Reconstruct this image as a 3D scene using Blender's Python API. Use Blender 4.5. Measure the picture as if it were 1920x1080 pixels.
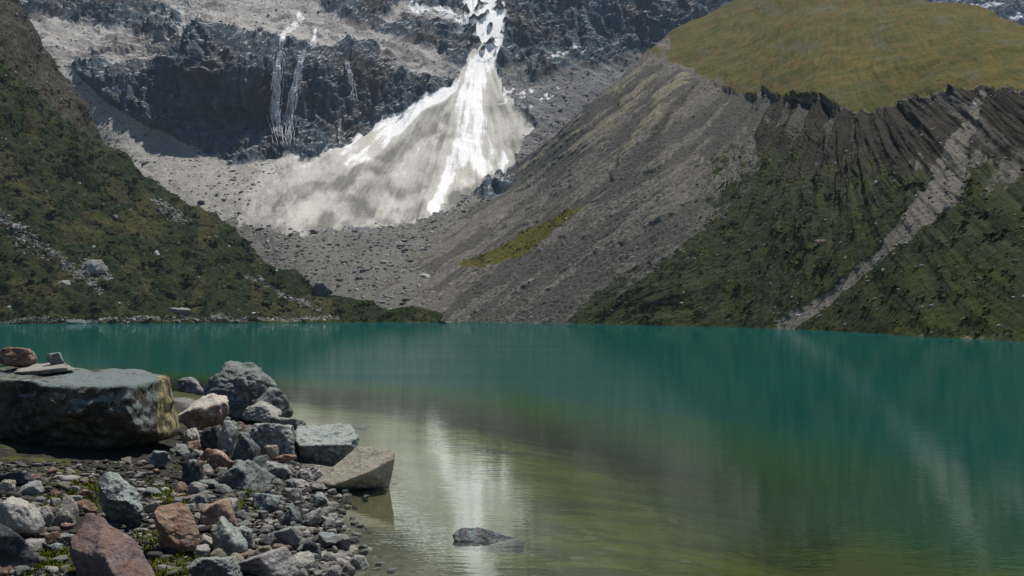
import bpy, bmesh, math, random
import numpy as np
from mathutils import Vector

# ------------------------------------------------------------------ camera, sky, sun, exposure
S = bpy.context.scene
for o in list(bpy.data.objects): bpy.data.objects.remove(o)
FPX = 1844.0                 # focal length in pixels of a 1920 wide picture
CAM = np.array([0.0, 0.0, 3.0])
PITCH = math.atan(50.0 / FPX)
cd = bpy.data.cameras.new('camera'); cam = bpy.data.objects.new('camera', cd); S.collection.objects.link(cam)
cam.location = CAM; cam.rotation_euler = (math.pi/2 + PITCH, 0, 0)
cd.sensor_width = 36; cd.lens = 36*FPX/1920; cd.clip_start = 0.1; cd.clip_end = 20000
S.camera = cam
SUN_DIR = Vector((0.24, 0.20, 0.95)).normalized()
W = bpy.data.worlds.new('World'); S.world = W; W.use_nodes = True
nt = W.node_tree
sky = nt.nodes.new('ShaderNodeTexSky'); sky.sky_type = 'NISHITA'; sky.sun_disc = False
sky.sun_elevation = math.asin(SUN_DIR.z); sky.sun_rotation = math.atan2(SUN_DIR.x, SUN_DIR.y)
sky.altitude = 4000; sky.air_density = 1.0; sky.dust_density = 1.0
nt.links.new(sky.outputs[0], nt.nodes['Background'].inputs[0]); nt.nodes['Background'].inputs[1].default_value = 0.08
sd = bpy.data.lights.new('sun', 'SUN'); sun = bpy.data.objects.new('sun', sd); S.collection.objects.link(sun)
sd.energy = 4.5; sd.angle = math.radians(0.8); sd.color = (1.0, 0.95, 0.87)
sun.rotation_euler = SUN_DIR.to_track_quat('Z', 'Y').to_euler(); sun.location = (60, 50, 300)
S.view_settings.view_transform = 'Standard'; S.view_settings.look = 'None'
S.view_settings.exposure = 0.36; S.view_settings.gamma = 1
S.cycles.max_bounces = 6; S.cycles.diffuse_bounces = 2; S.cycles.glossy_bounces = 3
S.cycles.transparent_max_bounces = 8; S.cycles.use_denoising = True

# ------------------------------------------------------------------ helpers
rng = np.random.default_rng(7); random.seed(7)
_perm = np.random.default_rng(3).permutation(256); _perm = np.concatenate([_perm, _perm, _perm])
_g = np.random.default_rng(4).normal(size=(256, 3)); _g /= np.linalg.norm(_g, axis=1)[:, None]
def noise(x, y, z=0.0):
    x, y, z = np.broadcast_arrays(np.asarray(x, float), np.asarray(y, float), np.asarray(z, float))
    xi, yi, zi = np.floor(x).astype(int), np.floor(y).astype(int), np.floor(z).astype(int)
    xf, yf, zf = x-xi, y-yi, z-zi
    u, v, w = (t*t*t*(t*(t*6-15)+10) for t in (xf, yf, zf))
    out = 0
    for dx in (0, 1):
        for dy in (0, 1):
            for dz in (0, 1):
                h = _perm[(_perm[(_perm[(xi+dx) & 255] + yi+dy) & 255] + zi+dz) & 255]
                g = _g[h]
                d = g[..., 0]*(xf-dx) + g[..., 1]*(yf-dy) + g[..., 2]*(zf-dz)
                out = out + d*(u if dx else 1-u)*(v if dy else 1-v)*(w if dz else 1-w)
    return out*1.5
def fbm(x, y, z=0.0, oct=5, gain=0.5, lac=2.03):
    s, a, f = 0, 1.0, 1.0
    for i in range(oct):
        s = s + a*noise(x*f + 17.3*i, y*f - 9.1*i, np.asarray(z)*f + 5.7*i); a *= gain; f *= lac
    return s
def ridged(x, y, z=0.0, oct=5, gain=0.5):
    s, a, f = 0, 1.0, 1.0
    for i in range(oct):
        s = s + a*(1-2*np.abs(noise(x*f + 7.3*i, y*f - 3.1*i, np.asarray(z)*f + 2.7*i))); a *= gain; f *= 2.07
    return s
def smooth(e0, e1, x):
    t = np.clip((x-e0)/(e1-e0), 0, 1); return t*t*(3-2*t)
def sdf(poly, U, V):                               # + inside, - outside
    P = np.array(poly, float); n = len(P)
    d = np.full(U.shape, 1e18); inside = np.zeros(U.shape, bool)
    for i in range(n):
        a, b = P[i], P[(i+1) % n]; e = b-a
        wx, wy = U-a[0], V-a[1]
        t = np.clip((wx*e[0]+wy*e[1])/(e@e+1e-9), 0, 1)
        d = np.minimum(d, (wx-e[0]*t)**2+(wy-e[1]*t)**2)
        c = (a[1] <= V) != (b[1] <= V)
        with np.errstate(divide='ignore', invalid='ignore'):
            xi = a[0] + (V-a[1])/(b[1]-a[1]+1e-12)*e[0]
        inside ^= c & (U < xi)
    d = np.sqrt(d); return np.where(inside, d, -d)
def path_mask(pts, U, V, soft=0.5):                # pts (u, v, half width)
    m = np.zeros(U.shape)
    for a, b in zip(pts[:-1], pts[1:]):
        e = np.array([b[0]-a[0], b[1]-a[1]], float)
        t = np.clip(((U-a[0])*e[0]+(V-a[1])*e[1])/(e@e+1e-9), 0, 1)
        d = np.hypot(U-a[0]-e[0]*t, V-a[1]-e[1]*t); w = a[2]+(b[2]-a[2])*t
        m = np.maximum(m, 1-smooth(w*(1-soft), w*(1+soft), d))
    return m
def tps(ctrl):                                     # surface through measured points (u, v, distance)
    C = np.array(ctrl, float); n = len(C); X = C[:, :2]/500.0; y = 500.0/C[:, 2]
    def K(r2): return np.where(r2 > 1e-12, r2*np.log(np.maximum(r2, 1e-12)), 0)
    A = np.zeros((n+3, n+3)); A[:n, :n] = K(((X[:, None]-X[None])**2).sum(2)) + np.eye(n)*1e-4
    A[:n, n] = 1; A[:n, n+1:] = X; A[n, :n] = 1; A[n+1:, :n] = X.T
    w = np.linalg.solve(A, np.concatenate([y, [0, 0, 0]]))
    def f(U, V):
        u, v = np.asarray(U, float)/500.0, np.asarray(V, float)/500.0
        s = w[n] + w[n+1]*u + w[n+2]*v
        for i in range(n): s = s + w[i]*K((u-X[i, 0])**2+(v-X[i, 1])**2)
        return 500.0/np.clip(s, 0.14, 8)
    return f
def world(U, V, D):                                # sight line through (u, v) at forward distance D
    c, s = (np.asarray(U, float)-960)/FPX, (540-np.asarray(V, float))/FPX
    y = math.cos(PITCH)-s*math.sin(PITCH); z = math.sin(PITCH)+s*math.cos(PITCH)
    return np.stack(np.broadcast_arrays(CAM[0]+c/y*D, CAM[1]+0*c+D, CAM[2]+z/y*D), -1)
def normals(P):
    n = np.cross(np.gradient(P, axis=1), np.gradient(P, axis=0))
    n /= np.linalg.norm(n, axis=2)[..., None]+1e-9
    s = np.sign((n*(CAM-P)).sum(2)); return n*np.where(s == 0, 1, s)[..., None]

def link(name, me, mat=None, parent=None):
    o = bpy.data.objects.new(name, me); S.collection.objects.link(o)
    if mat and not me.materials: me.materials.append(mat)
    if parent: o.parent = parent
    return o
def tag(o, label=None, cat=None, group=None, kind=None):
    for k, v in (('label', label), ('category', cat), ('group', group), ('kind', kind)):
        if v: o[k] = v
    return o
def raw_mesh(name, V, F, attrs=None, smooth_shade=True):      # F : (n, k) int array
    V = np.asarray(V, np.float32); F = np.asarray(F, np.int32); k = F.shape[1]
    me = bpy.data.meshes.new(name)
    me.vertices.add(len(V)); me.vertices.foreach_set('co', V.ravel())
    me.loops.add(F.size); me.loops.foreach_set('vertex_index', F.ravel())
    me.polygons.add(len(F)); me.polygons.foreach_set('loop_start', np.arange(0, F.size, k, dtype=np.int32))
    me.polygons.foreach_set('use_smooth', np.full(len(F), smooth_shade))
    for a, val in (attrs or {}).items():
        val = np.asarray(val, np.float32)
        if val.ndim > 1 and val.shape[-1] == 3:
            me.attributes.new(a, 'FLOAT_VECTOR', 'POINT').data.foreach_set('vector', val.ravel())
        else:
            me.attributes.new(a, 'FLOAT', 'POINT').data.foreach_set('value', val.ravel())
    me.update(calc_edges=True); me.validate(); return me
def grid_mesh(name, P, attrs=None, smooth_shade=True):
    ny, nx = P.shape[:2]; i = np.arange(ny*nx).reshape(ny, nx)
    F = np.stack([i[:-1, :-1], i[:-1, 1:], i[1:, 1:], i[1:, :-1]], -1).reshape(-1, 4)
    return raw_mesh(name, P.reshape(-1, 3), F, {k: (v.reshape(-1, 3) if v.ndim == 3 else v.ravel()) for k, v in (attrs or {}).items()}, smooth_shade)

# ------------------------------------------------------------------ materials
class NT:
    def __init__(s, name):
        s.m = bpy.data.materials.new(name); s.m.use_nodes = True; s.t = s.m.node_tree; s.t.nodes.clear()
        s.out = s.n('ShaderNodeOutputMaterial')
    def n(s, typ, **kw):
        x = s.t.nodes.new(typ)
        for k, v in kw.items(): setattr(x, k, v)
        return x
    def put(s, sock, v):
        if isinstance(v, bpy.types.NodeSocket): s.t.links.new(v, sock)
        elif v is not None: sock.default_value = (*v, 1) if isinstance(v, tuple) and len(v) == 3 and sock.type == 'RGBA' else v
    def math(s, op, a, b=None, c=None, clamp=False):
        x = s.n('ShaderNodeMath', operation=op, use_clamp=clamp)
        s.put(x.inputs[0], a); s.put(x.inputs[1], b); s.put(x.inputs[2], c); return x.outputs[0]
    def attr(s, name, vec=False):
        x = s.n('ShaderNodeAttribute', attribute_name=name); return x.outputs['Vector' if vec else 'Fac']
    def pos(s): return s.n('ShaderNodeTexCoord').outputs['Object']
    def mapping(s, v, scale=(1, 1, 1), rot=(0, 0, 0)):
        x = s.n('ShaderNodeMapping'); s.put(x.inputs[0], v); x.inputs['Scale'].default_value = scale; x.inputs['Rotation'].default_value = rot
        return x.outputs[0]
    def noise(s, v, scale, detail=5, rough=0.6, dist=0.0):
        x = s.n('ShaderNodeTexNoise'); s.put(x.inputs['Vector'], v); x.inputs['Scale'].default_value = scale
        x.inputs['Detail'].default_value = detail; x.inputs['Roughness'].default_value = rough; x.inputs['Distortion'].default_value = dist
        return x.outputs['Fac']
    def vor(s, v, scale, feat='F1', out='Distance'):
        x = s.n('ShaderNodeTexVoronoi', feature=feat); s.put(x.inputs['Vector'], v); x.inputs['Scale'].default_value = scale
        return x.outputs[out]
    def mix(s, f, a, b):
        x = s.n('ShaderNodeMix', data_type='RGBA'); s.put(x.inputs[0], f); s.put(x.inputs[6], a); s.put(x.inputs[7], b); return x.outputs[2]
    def remap(s, v, a, b, c=0.0, d=1.0, st=True):
        x = s.n('ShaderNodeMapRange', interpolation_type='SMOOTHSTEP' if st else 'LINEAR')
        s.put(x.inputs[0], v)
        for i, q in enumerate((a, b, c, d)): s.put(x.inputs[i+1], q)
        return x.outputs[0]
    def bump(s, h, strength, dist, nrm=None):
        x = s.n('ShaderNodeBump'); s.put(x.inputs['Height'], h); x.inputs['Strength'].default_value = strength
        x.inputs['Distance'].default_value = dist; s.put(x.inputs['Normal'], nrm) if nrm else None
        return x.outputs[0]
    def bsdf(s, col, rough=0.9, spec=0.2, nrm=None):
        x = s.n('ShaderNodeBsdfPrincipled'); s.put(x.inputs['Base Color'], col); s.put(x.inputs['Roughness'], rough)
        x.inputs['Specular IOR Level'].default_value = spec
        if nrm: s.put(x.inputs['Normal'], nrm)
        return x.outputs[0]
    def done(s, sh): s.t.links.new(sh, s.out.inputs[0]); return s.m

def terrain_mat(name, base, layers, fine=0.9, mid=0.12, bumpd=0.6, flow=True, dust=False):
    """base = two rock colours; layers = (attribute, colour a, colour b, edge breakup, bright speckle)"""
    q = NT(name); p = q.pos()
    nf = q.noise(p, fine, 6, 0.7); nm = q.noise(p, mid, 5, 0.62); nc = q.noise(p, fine*3.3, 3, 0.7)
    fl = q.mapping(q.attr('flow', True), (1, 0.12, 1)) if flow else p
    ns = q.noise(fl, 1.0, 4, 0.6) if flow else nm
    var = q.remap(q.math('MULTIPLY_ADD', nf, 0.45, q.math('MULTIPLY_ADD', nm, 0.3, q.math('MULTIPLY', ns, 0.25))), 0.34, 0.66)
    col = q.mix(var, base[0], base[1])
    vs_ = q.noise(q.mapping(p, (1, 1, 0.22), (0, 0.25, 0)), fine*0.5, 5, 0.7)
    col = q.mix(q.remap(vs_, 0.50, 0.68, 0, 0.55), col, tuple(x*1.7 for x in base[1])); col = q.mix(q.remap(vs_, 0.32, 0.46, 0.6, 0), col, tuple(x*0.5 for x in base[0]))
    for (a, ca, cb, brk, spk) in layers:
        soft = 0.30 if a == 'snow' else 0.12
        f = q.math('ADD', q.attr(a), q.math('MULTIPLY', q.math('SUBTRACT', q.math('MULTIPLY_ADD', nf, 0.5, q.math('MULTIPLY', nm, 0.5)), 0.5), brk))
        f = q.math('ADD', f, q.math('MULTIPLY', q.math('SUBTRACT', ns, 0.5), 0.9)) if a in ('snow', 'dull') else f
        f = q.remap(f, 0.5-soft, 0.5+soft)
        c = q.mix(var, ca, cb)
        if a == 'fan':
            ft = q.math('ADD', q.attr('fantone'), q.math('MULTIPLY', q.math('SUBTRACT', q.math('MULTIPLY_ADD', nf, 0.5, q.math('MULTIPLY', nm, 0.5)), 0.5), 0.6))
            ft = q.math('ADD', ft, q.math('MULTIPLY', q.math('SUBTRACT', ns, 0.5), 0.36)); ft = q.math('ADD', ft, q.math('MULTIPLY', q.math('SUBTRACT', nc, 0.5), 0.35))
            c = q.mix(q.remap(ft, 0.15, 0.55, st=False), (0.19, 0.185, 0.17), (0.50, 0.485, 0.44)); c = q.mix(q.remap(ft, 0.64, 0.86), c, (0.86, 0.86, 0.86))
        if spk:
            c = q.mix(q.remap(nc, 0.60, 0.74, 0, spk), c, (0.30, 0.29, 0.27))
        col = q.mix(f, col, c)
    if dust:
        col = q.mix(q.math('MULTIPLY', q.remap(q.noise(p, 0.022, 4, 0.6), 0.5, 0.62, 0, 0.75), q.attr('rockm')), col, q.mix(nf, (0.04, 0.034, 0.032), (0.13, 0.112, 0.10)))
        gn = q.n('ShaderNodeSeparateXYZ'); q.put(gn.inputs[0], q.n('ShaderNodeNewGeometry').outputs['Normal'])
        dz = q.math('ADD', gn.outputs[2], q.math('MULTIPLY', q.math('SUBTRACT', nm, 0.5), 0.5))
        dz = q.math('MULTIPLY', q.remap(dz, 0.72, 0.90, 0, 0.8), q.attr('rockm'))
        col = q.mix(dz, col, q.mix(nf, (0.20, 0.195, 0.19), (0.55, 0.54, 0.52)))
    # darker and lighter single stones and tufts
    col = q.mix(q.remap(nc, 0.25, 0.42, 0.45, 0.0), col, (0.02, 0.02, 0.018))
    b = q.bump(nf, 0.8, bumpd, q.bump(nc, 0.6, bumpd*0.5))
    return q.done(q.bsdf(col, 0.95, 0.05, b))

# ------------------------------------------------------------------ near shore and lake bed
_wy = np.array([-40, 0, 4, 8, 11.3, 13.5, 16, 17.5, 20, 24, 28, 32, 40, 60, 120, 260, 700.])
_wx = np.array([20, 5, 0.6, -1.15, -1.8, -2.35, -2.8, -2.5, -3.2, -5.0, -6.9, -9.5, -16, -42, -110, -190, -300.])
def inland(x, y):
    s = np.interp(y, _wy, _wx) - x
    sl = np.interp(y, [0, 15, 22, 40, 80], [0.9, 0.98, 0.85, 0.72, 0.7])
    return s*sl
def bed_z(x, y):
    s = inland(x, y) + 0.35*fbm(np.asarray(x)*0.5, np.asarray(y)*0.5, 1.7, 3)
    up = 0.13*np.clip(s, 0, 6) + 0.05*np.clip(s-6, 0, 40)
    w = np.clip(-s, 0, None)
    dn = -(0.06*w + 0.009*w*w)
    dn = np.maximum(dn, -9.0)
    z = np.where(s > 0, up, dn)
    near = np.clip(1-np.hypot(x, y)/7, 0, 1)
    z = np.where(near > 0, np.maximum(z, 1.4*smooth(0, 0.6, near)), z)
    z = z + 0.035*fbm(np.asarray(x)*4.1, np.asarray(y)*4.1, 2.2, 3)*(s > -1)
    return z + 0.05*fbm(np.asarray(x)*1.3, np.asarray(y)*1.3, 9.2, 4)*np.clip(0.6+np.abs(s)*0.1, 0, 1)
def on_bank(u, v):                                 # where a sight line meets the bank
    D = np.geomspace(4, 120, 700); P = world(u, v, D)
    h = P[:, 2]-np.maximum(bed_z(P[:, 0], P[:, 1]), -0.12)
    i = np.argmax(h < 0); return P[i]

xs = np.concatenate([-np.geomspace(1500, 14.2, 50), np.linspace(-14, 12, 330), np.geomspace(12.2, 1500, 50)])
ys = np.concatenate([np.linspace(-40, 5.5, 20), np.linspace(6, 30, 300), np.geomspace(30.3, 1800, 80)])
X, Y = np.meshgrid(xs, ys)
Zb = bed_z(X, Y)
q = NT('shore_and_lake_bed'); p = q.pos()
z = q.n('ShaderNodeSeparateXYZ'); q.put(z.inputs[0], p)
n1 = q.noise(p, 0.9, 5, 0.6); n2 = q.noise(p, 9, 6, 0.7); n3 = q.noise(q.mapping(p, (0.35, 1.2, 1)), 0.8, 5, 0.65, 0.6); peb = q.vor(p, 14, 'F1', 'Color')
peb2 = q.n('ShaderNodeSeparateColor'); q.put(peb2.inputs[0], peb)
gravel = q.mix(peb2.outputs[0], (0.055, 0.05, 0.045), (0.26, 0.25, 0.23))
soil = q.mix(peb2.outputs[1], (0.008, 0.008, 0.006), (0.035, 0.031, 0.024)); soil = q.mix(q.remap(n2, 0.5, 0.62, 0, 0.6), soil, (0.05, 0.046, 0.038))  # soil kept near black, so its colour also carries the shade under the boulder
moss = q.mix(n2, (0.02, 0.035, 0.004), (0.10, 0.115, 0.012))
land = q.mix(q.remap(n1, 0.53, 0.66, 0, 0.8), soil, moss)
alg = q.mix(q.remap(n3, 0.33, 0.67), (0.020, 0.034, 0.006), (0.130, 0.148, 0.018))
pb = q.vor(q.mapping(p, (1, 1, 0.5)), 3.2, 'F1', 'Color'); pbs = q.n('ShaderNodeSeparateColor'); q.put(pbs.inputs[0], pb); pd = q.vor(q.mapping(p, (1, 1, 0.5)), 3.2)
alg = q.mix(q.math('MULTIPLY', q.remap(pd, 0.42, 0.30), q.remap(pbs.outputs[0], 0.45, 0.6, 0, 0.7)), alg, q.mix(pbs.outputs[1], (0.03, 0.03, 0.02), (0.20, 0.20, 0.13)))
alg = q.mix(q.remap(q.math('ADD', z.outputs[2], q.math('MULTIPLY', n1, 0.35)), -0.25, 0.2), alg, q.mix(n3, (0.075, 0.07, 0.04), (0.15, 0.14, 0.09)))
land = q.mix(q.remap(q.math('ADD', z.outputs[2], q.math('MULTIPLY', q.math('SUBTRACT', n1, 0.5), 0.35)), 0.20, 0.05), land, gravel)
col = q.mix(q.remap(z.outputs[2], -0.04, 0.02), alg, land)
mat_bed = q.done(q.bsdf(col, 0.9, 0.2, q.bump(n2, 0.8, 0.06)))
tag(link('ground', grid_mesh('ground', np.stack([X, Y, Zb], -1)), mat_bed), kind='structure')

# ------------------------------------------------------------------ lake water
q = NT('glacial_lake_water'); p = q.pos()
dep = q.attr('depth')
nz = q.noise(q.mapping(p, (0.25, 1, 1)), 0.16, 4, 0.6)
turb = q.remap(q.math('MULTIPLY_ADD', q.math('SUBTRACT', nz, 0.5), 0.5, dep), 0.18, 1.15)
r1 = q.noise(q.mapping(p, (1.0, 2.2, 1)), 3.2, 3, 0.55); r2 = q.noise(q.mapping(p, (0.8, 1.6, 1)), 0.55, 2, 0.5)
patch = q.noise(q.mapping(p, (0.3, 1, 1)), 0.09, 3, 0.6)
bn = q.bump(r1, 0.045, 0.05, q.bump(r2, 0.05, 0.08))
deepc = q.mix(q.remap(dep, 0.6, 2.2), (0.018, 0.060, 0.022), (0.001, 0.058, 0.055))
murk = q.n('ShaderNodeBsdfDiffuse'); q.put(murk.inputs['Color'], deepc)
tr = q.n('ShaderNodeBsdfTransparent'); q.put(tr.inputs['Color'], q.mix(q.remap(dep, 0.0, 0.9), (0.90, 0.92, 0.84), (0.62, 0.82, 0.56)))
body = q.n('ShaderNodeMixShader'); q.put(body.inputs[0], turb); q.put(body.inputs[1], tr.outputs[0]); q.put(body.inputs[2], murk.outputs[0])
gl = q.n('ShaderNodeBsdfGlossy'); q.put(gl.inputs['Roughness'], 0.012); q.put(gl.inputs['Normal'], bn); q.put(gl.inputs['Color'], (0.90, 1.0, 0.94))
fr = q.n('ShaderNodeFresnel'); fr.inputs['IOR'].default_value = 1.33; q.put(fr.inputs['Normal'], bn)
rf = q.math('MINIMUM', q.math('MULTIPLY', fr.outputs[0], 1.8), q.remap(patch, 0.3, 0.7, 0.46, 0.58))
mx = q.n('ShaderNodeMixShader'); q.put(mx.inputs[0], rf); q.put(mx.inputs[1], body.outputs[0]); q.put(mx.inputs[2], gl.outputs[0])
mat_water = q.done(mx.outputs[0])
Zw = np.zeros_like(X)
tag(link('water', grid_mesh('water', np.stack([X, Y, Zw], -1), {'depth': np.clip(-Zb, -1, 20)}), mat_water), kind='structure')

# ------------------------------------------------------------------ back mountain with cliffs, waterfalls and the snow fan
back_d = tps([
 (-500, -400, 1500), (-500, 0, 1000), (-500, 300, 800), (-500, 620, 600), (0, 620, 560), (0, 300, 720), (400, 620, 470), (600, 620, 410), (830, 620, 390), (830, 604, 395), (960, 610, 400),
 (700, 560, 430), (600, 500, 485), (700, 500, 470), (500, 440, 545), (560, 435, 540), (640, 440, 555), (750, 420, 570),
 (470, 360, 605), (540, 292, 655), (640, 350, 620), (700, 300, 668), (780, 250, 715), (800, 330, 650), (880, 330, 655), (960, 300, 680), (880, 230, 735), (890, 150, 815), (960, 220, 735),
 (905, 90, 860), (900, 0, 930), (900, -100, 1030), (900, -300, 1300),
 (500, 300, 655), (420, 300, 656), (300, 262, 668), (160, 165, 705), (100, 90, 745), (300, 330, 630), (200, 240, 670),
 (480, 92, 708), (400, 60, 714), (350, 75, 714), (300, 110, 713), (200, 125, 724), (140, 125, 736), (440, 200, 682), (560, 200, 694), (620, 250, 693), (560, 95, 724),
 (700, 225, 728), (700, 110, 768), (660, 88, 774), (800, 160, 788), (780, 105, 812), (860, 145, 800),
 (480, 60, 772), (400, 20, 800), (560, 40, 800), (630, 60, 800), (700, 60, 835), (800, 60, 865), (820, 30, 900), (250, 80, 775), (150, 60, 800), (330, 40, 800), (200, 40, 812), (200, 0, 830), (450, -30, 900), (300, -200, 1100), (600, -200, 1120), (650, 10, 875),
 (990, 200, 760), (960, 140, 830), (1040, 170, 790), (1130, 130, 850), (1150, 95, 880), (1050, 90, 872), (1100, 0, 915), (1000, 0, 930), (1250, 0, 920), (1250, 90, 900), (1100, -200, 1080),
 (1100, 400, 640), (1200, 610, 480), (1400, 400, 800), (1400, 100, 950), (1400, -200, 1150), (1700, 300, 1300), (1750, 0, 1700), (1900, 40, 1700), (1900, -200, 1900), (2400, 0, 1800), (2400, 610, 900), (2400, -400, 2300), (1900, 610, 800),
])
us = np.arange(-480, 2300, 3.0); vs = np.concatenate([np.arange(-330, -20, 10.0), np.arange(-20, 640, 2.4)])[::-1]
U, V = np.meshgrid(us, vs)
wu = U + 16*fbm(U/55, V/55, 3.1, 4); wv = V + 13*fbm(U/55, V/55, 8.8, 4)
# the masks say what the ground is made of
ledges = smooth(-10, 10, sdf([(20, 30), (150, 45), (250, 62), (335, 66), (345, 45), (300, 10), (290, -60), (600, -60), (590, 0), (620, 30), (700, 62), (740, 60), (800, 95), (868, 138), (850, 152), (790, 142), (735, 132), (690, 78), (640, 85), (560, 92), (520, 88), (470, 66), (400, 48), (360, 60), (340, 104), (260, 110), (200, 116), (140, 126), (90, 112)], wu, wv))
ledges = np.maximum(ledges, smooth(-8, 8, sdf([(760, 5), (870, 20), (870, 50), (800, 42), (700, 30)], wu, wv)))
ledges = np.maximum(ledges, 0.9*path_mask([(700, 70, 7), (790, 120, 5), (860, 150, 3)], wu, wv))
ledges = np.maximum(ledges, path_mask([(545, 60, 12), (570, 30, 14), (590, 45, 10)], wu, wv))
scree = smooth(-10, 10, sdf([(40, 40), (100, 95), (150, 150), (200, 195), (260, 232), (330, 262), (430, 304), (520, 300), (560, 288), (500, 340), (440, 410), (300, 410), (150, 300), (40, 150)], U*0.5+wu*0.5, V*0.5+wv*0.5))
floor = smooth(-14, 14, sdf([(300, 395), (440, 412), (560, 436), (700, 432), (800, 412), (900, 370), (1300, 400), (1300, 640), (0, 640)], wu, wv))
greys = smooth(-10, 10, sdf([(985, 150), (1100, 120), (1200, 100), (1300, 120), (1100, 330), (950, 330), (960, 260), (1010, 235), (930, 165), (940, 130), (1000, 120)], wu, wv))
fan = smooth(-9, 8, sdf([(868, 142), (800, 188), (700, 238), (610, 290), (568, 300), (540, 286), (505, 300), (470, 350), (438, 412), (480, 428), (560, 438), (640, 432), (720, 424), (800, 412), (900, 362), (962, 312), (1015, 240), (950, 175), (925, 140), (950, 0), (940, -80), (860, -80), (880, 60)], 0.6*U+0.4*wu, 0.6*V+0.4*wv) + 9*fbm(U/16+V/30, V/20, 2.4, 4) - 12*smooth(940, 1000, U))
th = np.arctan2(U-895, np.maximum(V-60, 5)); rr = np.hypot(U-895, V-60)
streak = fbm(th*7, rr/240, 0.5, 5)
core = path_mask([(905, -60, 42), (915, 40, 34), (925, 90, 14), (895, 128, 22), (880, 170, 26), (882, 225, 24), (858, 300, 22), (835, 345, 12), (815, 395, 10)], wu*0.5+U*0.5, wv*0.5+V*0.5, 0.4)
core = np.maximum(core, path_mask([(880, 220, 16), (905, 280, 16), (900, 330, 12)], wu, wv, 0.4))
core = np.maximum(core, path_mask([(905, 240, 6), (935, 300, 7), (935, 330, 5)], wu, wv, 0.4))
core = np.maximum(core, path_mask([(872, 150, 8), (800, 200, 9), (740, 242, 10), (690, 285, 14), (652, 312, 8)], wu*0.4+U*0.6, wv*0.4+V*0.6, 0.4))
core = np.maximum(core, 0.9*path_mask([(770, 12, 8), (830, 22, 14), (870, 48, 10)], wu, wv, 0.4))
core = np.maximum(core, 0.72*path_mask([(850, 165, 7), (760, 205, 9), (640, 270, 10), (560, 300, 14)], wu*0.4+U*0.6, wv*0.4+V*0.6, 0.4))
core = np.maximum(core, 0.75*np.maximum(path_mask([(566, 30, 7), (548, 62, 6), (524, 98, 5)], wu, wv, 0.5), path_mask([(590, 60, 4), (575, 95, 4)], wu, wv, 0.5)))
fine_w = fbm(U/14+V/26, V/16, 5.9, 4)
dull = np.zeros_like(U)
for pth, wt in (([(850, 165, 8), (820, 215, 14), (770, 265, 18), (720, 310, 18), (655, 330, 8)], 1.0), ([(690, 325, 8), (600, 352, 13), (550, 372, 10), (510, 390, 3)], 0.8), ([(800, 330, 22), (740, 350, 26), (660, 395, 26), (600, 420, 14)], 0.65), ([(905, 262, 7), (912, 290, 9)], 0.7), ([(945, 190, 8), (975, 240, 16), (965, 290, 16)], 0.8), ([(720, 415, 12), (800, 395, 16), (870, 372, 14), (930, 335, 8)], 0.9), ([(835, 250, 8), (790, 310, 14)], 0.5)):
    dull = np.maximum(dull, wt*path_mask(pth, wu+6*fine_w, wv+5*fine_w, 0.5))
holes = smooth(0.15, 0.45, fbm(U/16, V/11, 3.9, 3))*smooth(130, 95, V)
fine_st = fbm(th*22, rr/90, 3.5, 4); lobes = fbm(wu/60-wv/80, wv/55, 6.1, 4)
fantone = np.clip(0.545 + 0.18*streak + 0.14*fine_st + 0.22*lobes + 0.38*core*(0.8+0.3*fine_st) - 0.30*dull*(1-core) - 0.2*smooth(395, 435, V+12*streak), 0, 1)
snow = np.clip(core - holes, 0, 1)*smooth(150, 90, V)
fan = fan*(1-holes)
veryfar = smooth(1500, 1700, U)
snow = np.maximum(snow, veryfar*smooth(0.05, 0.35, fbm(U/40, V/18, 2.2, 4)))
snow = np.maximum(snow, smooth(-40, -160, V)*smooth(-0.3, 0.4, fbm(U/120, V/80, 5.2, 5)))
ice = smooth(0.05, 0.4, fbm(U/9, V/6, 6.6, 3))*np.maximum(path_mask([(935, 175, 9), (1000, 185, 20), (1040, 170, 12)], wu, wv), path_mask([(1030, 112, 6), (1090, 108, 7)], wu, wv))
cliff = np.clip(1-ledges-scree-floor-greys-fan, 0, 1)
greyon = np.clip(greys-fan, 0, 1)
D = back_d(U, V)
P = world(U, V, D); N = normals(P)
amp = 2.5 + 14*cliff + 9*ledges + 4*greyon
sc = 1/70.0
big = ridged(P[..., 0]*sc, P[..., 1]*sc, P[..., 2]*sc*0.8, 6, 0.52)-0.8
strata = ridged(P[..., 0]/200+P[..., 2]/60, P[..., 1]/120, P[..., 2]/16+P[..., 0]/55, 4, 0.55)-0.7
gul = ridged(P[..., 0]/22+0.35*big, P[..., 1]/60, P[..., 2]/110, 5, 0.55)-0.7
warp = fbm(P[..., 0]/45, P[..., 1]/45, P[..., 2]/45, 4)
dip = 0.15+0.35*smooth(480, 640, U)-0.5*smooth(900, 1000, U)
def terrace(per):
    b = (P[..., 2]+dip*P[..., 0])/per + 0.9*warp + 0.14*fbm(P[..., 0]/12, P[..., 1]/14, P[..., 2]/14, 4); fr = b-np.floor(b)
    hgt = 0.55+0.45*noise(np.floor(b)*1.7, P[..., 0]/25, P[..., 1]/40)
    return (fr-1.0*smooth(0.82, 1.0, fr)-0.4)*hgt
rockm = np.clip(cliff+ledges*0.8+0.3*greyon, 0, 1)
bed = 7.0*terrace(26) + 1.5*terrace(8.5)
fans = streak*0.8 + 2.2*fbm(U/60, V/90, 7.7, 4)
disp = rockm*bed + amp*(0.30*big + 0.26*gul*cliff + 0.10*cliff*ridged(P[..., 0]/9+0.3*gul, P[..., 1]/12, P[..., 2]/24, 4, 0.6)) + fans*fan + 0.8*fbm(P[..., 0]/9, P[..., 1]/9, P[..., 2]/9, 4)*(1-fan)
disp *= smooth(396, 470, D)*0.95+0.05
P = P + N*disp[..., None]
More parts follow.
